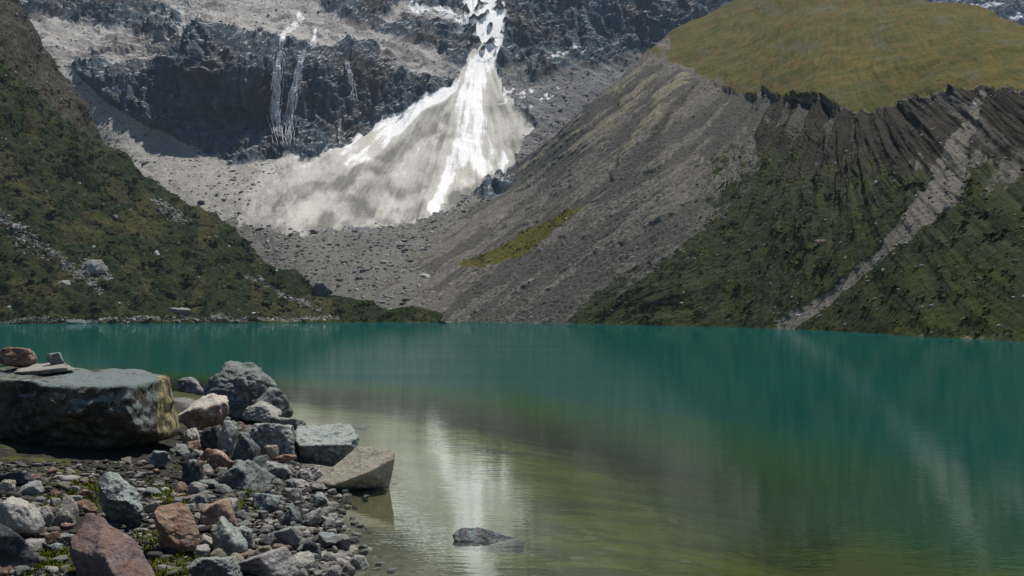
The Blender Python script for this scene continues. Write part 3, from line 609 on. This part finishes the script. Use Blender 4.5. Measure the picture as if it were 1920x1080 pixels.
# big boulder: dark weathered body, streaky ochre end
q = NT('big_boulder_rock'); p = q.pos()
n1 = q.noise(p, 1.6, 6, 0.66); n2 = q.noise(p, 8, 6, 0.72); n3 = q.noise(p, 40, 3, 0.7)
col = q.mix(q.remap(n1, 0.38, 0.62), (0.028, 0.025, 0.018), (0.085, 0.075, 0.05)); col = q.mix(q.remap(n2, 0.48, 0.62, 0, 0.8), col, (0.135, 0.13, 0.11))
gn = q.n('ShaderNodeSeparateXYZ'); q.put(gn.inputs[0], q.n('ShaderNodeNewGeometry').outputs['Normal']); sx = q.n('ShaderNodeSeparateXYZ'); q.put(sx.inputs[0], p)
lm = q.math('ADD', q.noise(p, 3.2, 7, 0.75, 0.5), q.math('MULTIPLY_ADD', gn.outputs[2], 0.22, q.math('MULTIPLY', sx.outputs[0], 0.075)))
col = q.mix(q.remap(lm, 0.60, 0.68, 0, 0.85), col, q.mix(n3, (0.09, 0.12, 0.12), (0.23, 0.27, 0.265)))
stv = q.noise(q.mapping(p, (4, 4, 1.0), (0, 0.28, 0)), 2.4, 5, 0.7)
endf = q.remap(q.math('ADD', q.attr('endface'), q.math('MULTIPLY', q.math('SUBTRACT', n2, 0.5), 0.5)), 0.4, 0.6)
ochre = q.mix(q.remap(stv, 0.42, 0.6), (0.07, 0.055, 0.03), (0.33, 0.27, 0.14)); ochre = q.mix(q.remap(q.noise(q.mapping(p, (6, 6, 0.8)), 1.1, 4), 0.55, 0.7), ochre, (0.17, 0.17, 0.15))
col = q.mix(endf, col, ochre)
mat_big = q.done(q.bsdf(col, 0.88, 0.2, q.bump(n2, 0.9, 0.07, q.bump(n3, 0.6, 0.02, q.bump(n1, 0.6, 0.2)))))

def lin_rot(v, rx=0, ry=0, rz=0):
    for ax, a in ((0, rx), (1, ry), (2, rz)):
        if a:
            a = math.radians(a); c, s = math.cos(a), math.sin(a); i, j = [(1, 2), (2, 0), (0, 1)][ax]
            w = v.copy(); w[:, i] = v[:, i]*c-v[:, j]*s; w[:, j] = v[:, i]*s+v[:, j]*c; v = w
    return v
SLAB = [(0, 0, 1, .30), (0, 0, -1, .30), (1, .2, .1, .9), (-1, .1, 0, 1), (.1, 1, .1, .8), (0, -1, -.2, .75), (.7, .7, 0, .95), (-.7, -.6, .1, .95), (.8, -.6, 0, .98)]
BLOCK = [(0, .1, 1, .62), (0, 0, -1, .6), (1, .1, .2, .85), (-1, .1, .15, .9), (.1, 1, .2, .8), (.1, -1, -.15, .75), (.7, -.6, .4, .95), (-.6, -.5, .7, .95), (.5, .5, .8, .9), (-.3, -.8, -.5, .85)]
WEDGE = [(.45, -.1, .9, .45), (0, 0, -1, .55), (1, 0, .1, .9), (-1, .1, .3, .7), (0, 1, .2, .8), (.1, -1, .15, .75), (-.7, -.3, .7, .72), (.3, -.7, .7, .7), (-.3, .6, .7, .8)]
rocks_named = []
def rock(box, mat, label, seed, kind=None, lift=0.0, d=None, sub=5, rough=0.085, rot=(0, 0, 0), deep=0.85, cat='rock', name='rock', sink=0.12, nplanes=17, power=20, basev=None):
    u0, u1, v0, v1 = box
    uc = (u0+u1)/2; g = on_bank(uc, (basev or v1))
    if d: g = world(uc, v1, d)
    if lift: g = world(uc, v1, g[1])
    dist = g[1]+0.0
    w = (u1-u0)/FPX*dist; h = (v1-v0)/FPX*dist
    v, F = rock_verts(seed, sub, nplanes, power, rough, kind, 0.22 if kind in (SLAB, BLOCK, WEDGE) else 0.05)
    rr_ = np.random.default_rng(seed+5); rot = tuple(np.array(rot)+rr_.normal(0, 9, 3))
    v = lin_rot(v, *rot)
    lo, hi = v.min(0), v.max(0)
    dy = w*deep
    hh = max(h-dy*0.10, h*0.6)*(1+sink)
    v = (v-(lo+hi)/2)/(hi-lo)*np.array([w, dy, hh])
    v[:, 2] += hh/2
    o = link(name, raw_mesh(name, v, F), M[mat] if isinstance(mat, str) else mat)
    o.location = (g[0], g[1]+dy*0.35, g[2]-hh*sink/(1+sink))
    tag(o, label, cat); rocks_named.append((o, w)); return o

# the big boulder (overhanging front, flat top, ochre end)
BIG = [(0.03, -0.06, 1, .46), (0, -1, -.75, .62), (0, -1, .12, .82), (1, -.42, .05, .80), (.75, -.75, .2, .98), (-1, 0, 0, 1.2), (0, 1, .1, .8), (0, .1, -1, .5), (.4, -.3, -.9, .62), (-.3, -.9, -.3, .72), (.9, .4, .2, .9)]
u0, u1, v0, v1 = -150, 332, 690, 850
v, F = rock_verts(101, 6, planes=BIG, power=70, rough=0.022)
dist = 17.2; w = (u1-u0)/FPX*dist; h = (v1-v0)/FPX*dist
lo, hi = v.min(0), v.max(0); v = (v-(lo+hi)/2)/(hi-lo)*np.array([w, 3.2, h*1.02]); v[:, 2] += h/2
sn = fbm(v[:, 0]*1.1, v[:, 1]*1.1, v[:, 2]*1.6+3, 4)
v[:, 0] -= (v[:, 1]+1.2)*0.34; v[:, 1] += 0.09*sn + 0.05*(ridged(v[:, 0]*2.2, v[:, 1]*2, v[:, 2]*3.5, 4, 0.55)-0.7) + 0.03*fbm(v[:, 0]*9, v[:, 1]*9, v[:, 2]*12, 3); v[:, 2] += 0.05*sn + 0.02*fbm(v[:, 0]*6, v[:, 1]*6, 3.3, 4)
# split ledge along the upper front edge
led = smooth(0.75*h, 0.78*h, v[:, 2])*smooth(0.1, -0.5, v[:, 0])*smooth(0.2, -0.6, v[:, 1])
v[:, 1] += 0.12*led
ends = smooth(0.375*w, 0.40*w, v[:, 0]+(v[:, 1]+1.2)*0.34-0.05*v[:, 2]-0.02*w+0.06*w*fbm(v[:, 0]*2, v[:, 1]*2, v[:, 2]*0.6, 3))
g = world((u0+u1)/2, v1, dist)
o = link('boulder', raw_mesh('boulder', v, F, {'endface': ends}), mat_big); o.location = (g[0], dist+1.3, g[2]-0.12)
tag(o, 'largest boulder, flat topped with dark overhanging front and ochre streaked end', 'boulder')
BIG_TOP = g[2]+h*0.96

def hull_rock(pts, d0, mat, label, seed, rough=0.03, cat='rock', name='rock', bevel=0.04):
    bm = bmesh.new()
    for u, v, dd in pts: bm.verts.new(world(u, v, d0+dd))
    bmesh.ops.convex_hull(bm, input=bm.verts[:]); bmesh.ops.delete(bm, geom=[v for v in bm.verts if not v.link_faces], context='VERTS')
    c = sum((v.co for v in bm.verts), Vector())/len(bm.verts)
    n, h = [], []
    for f in bm.faces: f.normal_update(); n.append(f.normal[:]); h.append(f.normal.dot(f.calc_center_median()-c))
    n = np.array(n); h = np.array(h); co = np.array([v.co[:] for v in bm.verts])-np.array(c); bm.free()
    d, F = ICO[6]; q = np.clip(d@n.T/np.maximum(h, 1e-3), 1e-6, None)
    rad = ((q**60).sum(1)+1e-30)**(-1/60); v = d*rad[:, None]; sz = np.ptp(co, axis=0).mean()
    r = np.random.default_rng(seed); o = r.uniform(-50, 50, 3); a = v/sz*3+o
    lay = v@np.array([0.3, 0.2, 1.0])/sz*9 + 0.6*fbm(a[:, 0], a[:, 1], a[:, 2], 2)
    nn = v/rad[:, None]
    k = rough*sz*(1.0*fbm(a[:, 0], a[:, 1], a[:, 2], 3)+0.45*(ridged(a[:, 0]*1.6, a[:, 1]*1.6, a[:, 2]*2.0, 3, 0.45)-0.7)+0.6*noise(np.floor(lay)*3.1, o[0], o[1])+0.22*fbm(a[:, 0]*6, a[:, 1]*6, a[:, 2]*6, 3))
    v = v+nn*k[:, None]; base = np.array([c.x, c.y, c.z+v[:, 2].min()]); v[:, 2] -= v[:, 2].min()
    ob = link(name, raw_mesh(name, v, F), M[mat]); ob.location = base; tag(ob, label, cat); return ob
R = rock
hull_rock([(385,720,0),(430,676,.3),(470,679,.4),(500,700,.3),(548,772,.2),(545,792,.2),(400,792,-.3),(378,782,0),(480,792,-.5),(470,715,-.5),(408,698,-.2),(440,785,1.2),(520,785,1.0),(430,700,1.0),(522,733,-.1)], 26.5, 'lichen', 'tall dark boulder with green lichen cap, farthest out beside the water', 102, rough=0.06, cat='boulder', name='boulder')
hull_rock([(551,818,0),(560,799,.6),(655,796,.6),(673,815,.1),(655,834,-.3),(565,836,-.35),(556,868,-.1),(600,874,-.2),(672,846,0),(662,868,.1),(560,874,.6),(665,866,.7)], 19.6, 'lichen', 'wide flat topped lichen boulder at the water, behind the tilted slab', 107, rough=0.055, cat='boulder', name='boulder')
hull_rock([(590,903,-.1),(622,912,-.35),(668,838,.5),(708,837,.45),(741,847,.05),(738,862,-.05),(695,884,-.3),(732,916,.4),(640,920,.2),(650,916,.5),(720,916,.4),(600,916,.1)], 16.8, 'tan', 'tan flat slab with pointed tip tilted out over the water', 109, rough=0.018)
hull_rock([(178,902,0),(195,885,.05),(225,889,.1),(257,922,.1),(273,958,.05),(265,968,0),(240,940,-.18),(205,938,-.18),(215,975,.05),(262,988,.1),(205,985,.2),(250,985,.35),(215,900,.3)], 12.2, 'lichen', 'hunched pale green rock with dark hollow front below the big boulder', 122, rough=0.055)
hull_rock([(298,946,.1),(335,939,.15),(353,947,.1),(375,1000,.05),(367,1030,0),(330,1022,-.15),(302,985,-.15),(288,960,-.05),(300,1035,.2),(360,1040,.3),(340,970,.4),(320,1040,0)], 11.2, 'tanred', 'tan and red streaked rock standing on moss', 123, rough=0.035)
hull_rock([(165,962,.2),(192,968,.15),(131,1012,0),(138,1035,-.1),(255,1018,.2),(290,1072,.15),(302,1125,0),(196,1040,-.25),(232,1115,-.35),(150,1115,0),(160,1125,.4),(280,1115,.45)], 9.9, 'purple', 'large purple red rock leaning at the bottom edge of the picture', 125, rough=0.03)
hull_rock([(-80,955,.2),(0,982,0),(40,1004,-.05),(75,1044,0),(63,1068,-.05),(-80,1090,-.2),(-80,1000,-.2),(20,1110,-.1),(-50,1110,.6),(60,1100,.5),(-60,985,.7)], 10.0, 'dark', 'dark slate slab at the lower left corner', 127, rough=0.02)
R((330, 424, 732, 802), 'whitered', 'white topped stone with rust red underside beside the big boulder', 103, None, lift=1, d=20.5, sub=5)
R((453, 522, 748, 787), 'pale', 'pale cream pointed stone in front of the tall lichen boulder', 104, WEDGE, lift=1, d=22.5)
R((500, 570, 775, 806), 'lichen', 'flat blue grey stone on top of the large green lichen rock', 105, SLAB, lift=1, d=20.5, rot=(0, 4, 0))
R((442, 558, 782, 872), 'lichen', 'large green lichen rock heaped in the middle of the pile', 106, BLOCK, d=19.3, sub=6, rough=0.08)
R((634, 690, 793, 804), 'dark', 'thin dark flat rock just above the water beyond the pile', 108, SLAB, sub=4)
R((374, 420, 795, 850), 'dark', 'blue grey stone wedged below the white and red stone', 110, None, lift=1, d=19)
R((405, 442, 785, 862), 'grey', 'narrow upright brown grey stone left of the large green lichen rock', 111, None, lift=1, d=18.8)
R((430, 482, 812, 885), 'dark', 'smooth blue grey cone shaped stone before the large green lichen rock', 112, WEDGE, d=18)
R((362, 432, 836, 895), 'red', 'rust red stone in the middle of the pile', 113, None, lift=1, d=17)
R((332, 378, 860, 945), 'dark', 'upright dark blue stone below the rust red stone', 114, BLOCK, d=15.6)
R((405, 502, 858, 925), 'lichen', 'long lichen covered stone slanting down beside the rust red stone', 115, WEDGE, d=15.8, rot=(0, 18, 0))
R((484, 518, 833, 862), 'tan', 'small yellowish stone at the foot of the large green lichen rock', 116, None, d=18.2)
R((508, 552, 848, 878), 'red', 'ribbed reddish stone at the foot of the large green lichen rock', 117, SLAB, d=18, rot=(0, -15, 0))
R((556, 604, 870, 900), 'pale', 'pale blocky stone just below the flat topped lichen boulder', 118, BLOCK)
R((530, 580, 894, 918), 'pale', 'low pale stone left of the tilted slab', 119, SLAB)
R((572, 632, 895, 922), 'pale', 'whitish flat stone touching the lower end of the tilted slab', 120, SLAB)
R((586, 622, 922, 952), 'lichen', 'round greenish stone near the waterline below the tilted slab', 121, None)
R((366, 452, 932, 990), 'tanred', 'brownish pink angular rock right of the tan and red streaked rock', 124, BLOCK, sub=5)
R((-30, 66, 930, 1015), 'pale', 'white and green mottled rock at the left edge above a dark slab', 126, BLOCK, sub=5)
R((60, 94, 948, 992), 'pale', 'small upright white grey stone beside the mottled rock', 128, None)
R((84, 134, 928, 988), 'pale', 'pale angular stone behind the large purple red rock', 129, WEDGE)
R((56, 112, 1010, 1036), 'lichen', 'flat pale blue stone in front of the dark slate slab', 130, SLAB)
R((78, 108, 996, 1020), 'red', 'small pink stone lying on the flat pale blue stone', 131, None, lift=1, d=10.1)
R((388, 456, 968, 1046), 'lichen', 'angular green grey rock in front of the brownish pink rock', 132, WEDGE, sub=5)
R((432, 548, 1028, 1090), 'layered', 'layered grey slab at the bottom edge beside the grey mottled rock', 133, SLAB, sub=6, rot=(14, 8, 0), rough=0.04)
R((346, 442, 1038, 1105), 'lichen', 'mottled blue grey rock cut by the bottom edge right of the moss', 134, BLOCK, sub=6)
R((468, 522, 922, 962), 'lichen', 'greenish stone beside dry yellow grass above the pebbles', 135, None)
R((522, 564, 944, 990), 'lichen', 'pale green pointed stone in the pebbles, left of two small dark ones', 136, WEDGE)
R((562, 600, 952, 988), 'grey', 'dark backed stone close to the waterline', 137, None)
R((512, 566, 984, 1030), 'grey', 'rough grey stone above the layered slab', 138, BLOCK)
R((540, 592, 1036, 1076), 'pale', 'cream stone right of the layered slab', 139, WEDGE)
R((654, 694, 1040, 1070), 'grey', 'lone round grey stone standing in the shallow water near the bottom edge', 140, None)
hull_rock([(846,1000,0),(862,989,.15),(905,990,.2),(925,999,.1),(985,1013,.1),(975,1022,0),(930,1019,-.15),(872,1031,-.15),(850,1012,-.1),(860,1055,0),(980,1045,.1),(920,1055,-.2),(900,1045,.4)], 13.2, 'dark', 'low dark rock breaking the lake surface out from the pebble shore', 141, rough=0.04)
R((-10, 62, 644, 688), 'red', 'brick red stone lying on the back of the big boulder at the left edge', 142, None, lift=1, d=19)
R((86, 116, 658, 684), 'lichen', 'small pointed grey stone standing on the big boulder', 143, None, lift=1, d=18.9)
R((20, 126, 674, 694), 'pale', 'low pale flat stone lying on the big boulder below the pointed grey one', 144, SLAB, lift=1, d=18.6, sink=0.9)
R((318, 384, 703, 738), 'grey', 'pale grey stone behind the big boulder toward the tall lichen boulder', 145, None, lift=1, d=22)
R((-20, 56, 878, 908), 'dark', 'flat dark stone in the shade under the big boulder', 146, SLAB)
R((274, 318, 842, 880), 'lichen', 'small lichen stone under the ochre end of the big boulder', 147, None)
R((336, 372, 800, 842), 'pale', 'cream stone under the white and red stone', 148, None, lift=1, d=19.4)
R((480, 545, 862, 898), 'grey', 'dark grey stone between the ribbed stone and the pebbles', 149, BLOCK)
R((270, 300, 938, 965), 'tan', 'yellowish stone left of the tan and red streaked rock', 150, None)
R((130, 178, 935, 962), 'red', 'brown stone just above the large purple red rock', 151, None)
R((165, 205, 952, 985), 'tan', 'tan stone touching the top of the large purple red rock', 152, SLAB)
R((30, 72, 900, 934), 'grey', 'greyish brown stone near the left edge below the shaded flat stone', 153, None)
R((-5, 26, 898, 926), 'tan', 'yellowish round stone at the left edge', 154, None)
R((440, 476, 985, 1030), 'grey', 'grey block right of the angular green grey rock', 155, BLOCK)
R((372, 402, 1000, 1030), 'pale', 'whitish stone tucked under the tan and red streaked rock', 156, WEDGE)
R((590, 640, 1000, 1030), 'grey', 'flat grey stone at the edge of the shallows', 157, SLAB)
R((565, 600, 1010, 1040), 'dark', 'dark block right of the rough grey stone', 158, BLOCK)

# rocks far off across the lake
def far_rock(L, u, v, wpx, hpx, mat, label, seed):
    k = np.argmin((L['U']-u)**2+(L['V']-v)**2); p = L['P'].reshape(-1, 3)[k]
    w, h = wpx/FPX*p[1], hpx/FPX*p[1]
    vv, F = rock_verts(seed, 4, 9, 40, 0.10); lo, hi = vv.min(0), vv.max(0); vv = (vv-(lo+hi)/2)/(hi-lo)*np.array([w, w*0.8, h*1.2])
    o = link('boulder', raw_mesh('boulder', vv, F), M[mat]); o.location = (p[0], p[1], p[2]+h*(0.3 if hpx > 14 else 0.0) if v < 600 else 0.05); tag(o, label, 'boulder')
far_rock(LEFT, 603, 549, 38, 27, 'dark', 'lone black boulder on the far shore at the foot of the valley', 201)
far_rock(LEFT, 178, 514, 40, 24, 'grey', 'big pale boulder set in the grass of the left slope', 202)
far_rock(LEFT, 120, 536, 24, 14, 'grey', 'grey boulder in the stony strip low on the left slope', 203)
far_rock(LEFT, 338, 592, 40, 14, 'grey', 'low grey boulder at the far shoreline below the left slope', 204)
far_rock(LEFT, 150, 600, 44, 14, 'dark', 'brown dark boulder at the waterline of the left slope', 205)
far_rock(LEFT, 292, 482, 14, 14, 'pale', 'small pale boulder halfway up the left slope near its crest', 206)
far_rock(LEFT, 298, 404, 16, 14, 'dark', 'dark boulder on the grass under the crest of the left slope', 207)
far_rock(BACK, 378, 384, 14, 12, 'dark', 'dark boulder on the pale scree just behind the left crest', 208)
far_rock(MOR, 1535, 453, 26, 10, 'tanred', 'pinkish boulder in the grass of the right hillside left of the gully', 209)
far_rock(MOR, 1650, 350, 10, 7, 'pale', 'small white boulder high on the right hillside left of the gully', 210)

# ------------------------------------------------------------------ small stones: pebble strip, between the rocks, in the shallows
protos = []
for i in range(14):
    v, F = rock_verts(500+i, 4, 12, 15, 0.09); lo, hi = v.min(0), v.max(0); v = (v-(lo+hi)/2)/(hi-lo)
    protos.append((v, F))
pm = {}
def pebble(x, y, size, mat, label, group, r, up=0.2, base=None):
    k = r.integers(len(protos))
    if (k, mat) not in pm: pm[(k, mat)] = raw_mesh('stone', *protos[k]); pm[(k, mat)].materials.append(M[mat])
    o = bpy.data.objects.new('stone', pm[(k, mat)]); S.collection.objects.link(o)
    sx, sy, sz = size*r.uniform(0.8, 1.25), size*r.uniform(0.7, 1.1), size*r.uniform(0.45, 0.85)
    o.scale = (sx, sy, sz); o.rotation_euler = (r.normal(0, 0.15), r.normal(0, 0.15), r.uniform(0, 6.28))
    o.location = (x, y, (bed_z(np.array(x), np.array(y)) if base is None else base)+sz*up); tag(o, label, 'stone', group)
r = np.random.default_rng(77)
taken = []
def free(x, y, s):
    return all((x-a)**2+(y-b)**2 > (0.40*(s+c))**2 for a, b, c in taken)
zones = [ # count, polygon in the picture on the bank, size range, materials, label, group
 (80, [(545, 885), (600, 905), (640, 925), (640, 990), (655, 1085), (560, 1085), (560, 1030), (510, 960), (500, 905)], (0.10, 0.30), ['grey', 'pale', 'lichen', 'dark', 'pale'], 'small stone in the pebble strip along the waterline below the tilted slab', 'pebbles along the waterline'),
 (24, [(640, 925), (700, 925), (690, 990), (740, 1085), (650, 1085), (640, 990)], (0.08, 0.20), ['grey', 'pale', 'lichen', 'dark'], 'small stone half sunk in the clear shallows beside the pebble strip', 'stones in the shallows'),
 (75, [(330, 880), (500, 880), (520, 960), (560, 1030), (440, 1085), (380, 1060), (330, 960)], (0.14, 0.36), ['grey', 'lichen', 'dark', 'pale', 'red', 'tan', 'grey'], 'small stone filling a gap between the larger rocks of the shore', 'stones between the shore rocks'),
 (70, [(-20, 868), (330, 868), (290, 950), (290, 1000), (120, 1085), (-20, 1085)], (0.12, 0.34), ['grey', 'pale', 'tan', 'red', 'lichen'], 'small stone lying in moss and soil in front of the big boulder', 'stones in front of the big boulder'),
 (50, [(330, 790), (450, 790), (560, 860), (560, 890), (330, 890)], (0.2, 0.5), ['grey', 'lichen', 'dark', 'pale', 'red'], 'medium stone heaped in the far part of the rock pile', 'stones heaped in the pile'),
]
for cnt, poly, (s0, s1), mats, label, group in zones:
    pa = np.array(poly); n = 0; tries = 0
    while n < cnt and tries < 4000:
        tries += 1
        u, v = r.uniform(pa[:, 0].min(), pa[:, 0].max()), r.uniform(pa[:, 1].min(), pa[:, 1].max())
        if sdf(poly, np.array([u]), np.array([v]))[0] < 0: continue
        g = on_bank(u, v); s = s0+(s1-s0)*r.beta(1.2, 2.6)
        if not free(g[0], g[1], s): continue
        taken.append((g[0], g[1], s)); pebble(g[0], g[1], s, mats[r.integers(len(mats))], label, group, r); n += 1

# ------------------------------------------------------------------ gravel filling the ground between the stones
poly = [(-30, 868), (330, 850), (560, 868), (640, 915), (655, 1090), (-30, 1090)]; pa = np.array(poly); r = np.random.default_rng(91)
g_ = []
while len(g_) < 5200:
    u, v = r.uniform(-30, 655), 1090-222*r.uniform(0, 1)**0.8
    if sdf(poly, np.array([u]), np.array([v]))[0] > 0:
        w_ = on_bank(u, v)
        if float(noise(np.array(w_[0]*0.8), np.array(w_[1]*0.8), 4.4)) + r.uniform(-0.3, 0.5) > -0.1: g_.append(w_)
g_ = np.array(g_); n = len(g_); sz = 0.022*np.exp(r.normal(0, 0.5, n)); VV, FF, TT, off = [], [], [], 0
g_[:, 2] = bed_z(g_[:, 0], g_[:, 1])+sz*0.3
for k in range(6):
    idx = np.arange(k, n, 6); v, F = rock_verts(950+k, 2, 9, 14, 0.06); a = r.uniform(0, 6.28, len(idx)); ca, sa = np.cos(a)[:, None], np.sin(a)[:, None]
    vv = v[None]*sz[idx][:, None, None]*np.array([1.2, 0.9, 0.65]); vr = np.stack([vv[..., 0]*ca-vv[..., 1]*sa, vv[..., 0]*sa+vv[..., 1]*ca, vv[..., 2]], -1)+g_[idx][:, None]
    VV.append(vr.reshape(-1, 3)); FF.append((F[None]+(np.arange(len(idx))*len(v))[:, None, None]+off).reshape(-1, 3)); off += vr.shape[0]*vr.shape[1]; TT.append(np.repeat(r.uniform(0, 1, len(idx))**1.5, len(v)))
tag(link('gravel', raw_mesh('gravel', np.concatenate(VV), np.concatenate(FF), {'tone': np.concatenate(TT)}), tuft_mat('gravel', (0.030, 0.029, 0.026), (0.10, 0.096, 0.088), (0.24, 0.23, 0.21))), 'fine grey gravel filling the ground between the shore rocks', 'gravel', kind='stuff')

# ------------------------------------------------------------------ moss and grass blades between the shore rocks
m_moss = tuft_mat('shore_grass', (0.03, 0.05, 0.006), (0.085, 0.105, 0.012), (0.20, 0.19, 0.03))
def shore_grass(name, label, polys, n, size, seed, tone0):
    r = np.random.default_rng(seed); VV, T = [], []
    for poly, frac in polys:
        pa = np.array(poly); m = int(n*frac); k = 0
        u, v = r.uniform(pa[:, 0].min(), pa[:, 0].max(), m*4), r.uniform(pa[:, 1].min(), pa[:, 1].max(), m*4)
        ok = sdf(poly, u, v) > 0; u, v = u[ok][:m], v[ok][:m]
        P = np.array([on_bank(a, b) for a, b in zip(u[::6], v[::6])])
        for p_ in P:
            for j in range(9):
                x, y = p_[0]+r.normal(0, 0.06), p_[1]+r.normal(0, 0.06)
                a = r.uniform(0, 6.28); h = size*r.uniform(0.4, 1.2); le = h*r.uniform(0.2, 1.0); w = 0.006+0.05*h
                z = float(bed_z(np.array(x), np.array(y)))-0.005
                b0 = np.array([x, y, z]); sd_ = np.array([-math.sin(a), math.cos(a), 0])*w
                mid = b0+np.array([math.cos(a)*le*.4, math.sin(a)*le*.4, h*.65]); tip = b0+np.array([math.cos(a)*le, math.sin(a)*le, h])
                VV += [b0-sd_, b0+sd_, mid+sd_*.7, b0-sd_, mid+sd_*.7, mid-sd_*.7, mid-sd_*.7, mid+sd_*.7, tip]; T += [np.clip(tone0+r.normal(0, 0.2), 0, 1)]*9
    VV = np.array(VV); tag(link(name, raw_mesh(name, VV, np.arange(len(VV)).reshape(-1, 3), {'tone': np.array(T)}, False), m_moss), label, 'grass', kind='stuff')
shore_grass('moss', 'bright green moss and short grass growing between the shore rocks',
    [([(255, 1000), (400, 1020), (350, 1085), (280, 1085), (265, 1040)], 0.45), ([(280, 900), (340, 930), (350, 950), (290, 945)], 0.15), ([(40, 1040), (130, 1030), (135, 1085), (40, 1085)], 0.25), ([(455, 920), (500, 925), (495, 960), (455, 955)], 0.08), ([(60, 935), (180, 935), (175, 965), (60, 965)], 0.12), ([(130, 900), (180, 910), (180, 930), (130, 930)], 0.1)], 5200, 0.06, 41, 0.5)

# ------------------------------------------------------------------ air
me = bpy.data.meshes.new('haze'); bm = bmesh.new(); bmesh.ops.create_cube(bm, size=1)
for v in bm.verts: v.co = Vector((v.co.x*5600, 1650+v.co.y*3700, 395+v.co.z*812))
bm.to_mesh(me); bm.free()
q = NT('air'); pv = q.n('ShaderNodeVolumePrincipled'); pv.inputs['Color'].default_value = (0.55, 0.75, 1.0, 1); pv.inputs['Density'].default_value = 0.00007; pv.inputs['Anisotropy'].default_value = 0.0
q.t.links.new(pv.outputs[0], q.out.inputs['Volume'])
tag(link('haze', me, q.m), kind='stuff')
print('HIGHEST', max((o.matrix_world @ Vector(c)).z for o in S.objects if o.type == 'MESH' for c in o.bound_box), [ (o.name, [round(x) for x in o.bound_box[0]], [round(x) for x in o.bound_box[6]]) for o in S.objects if o.get('kind')=='structure'])
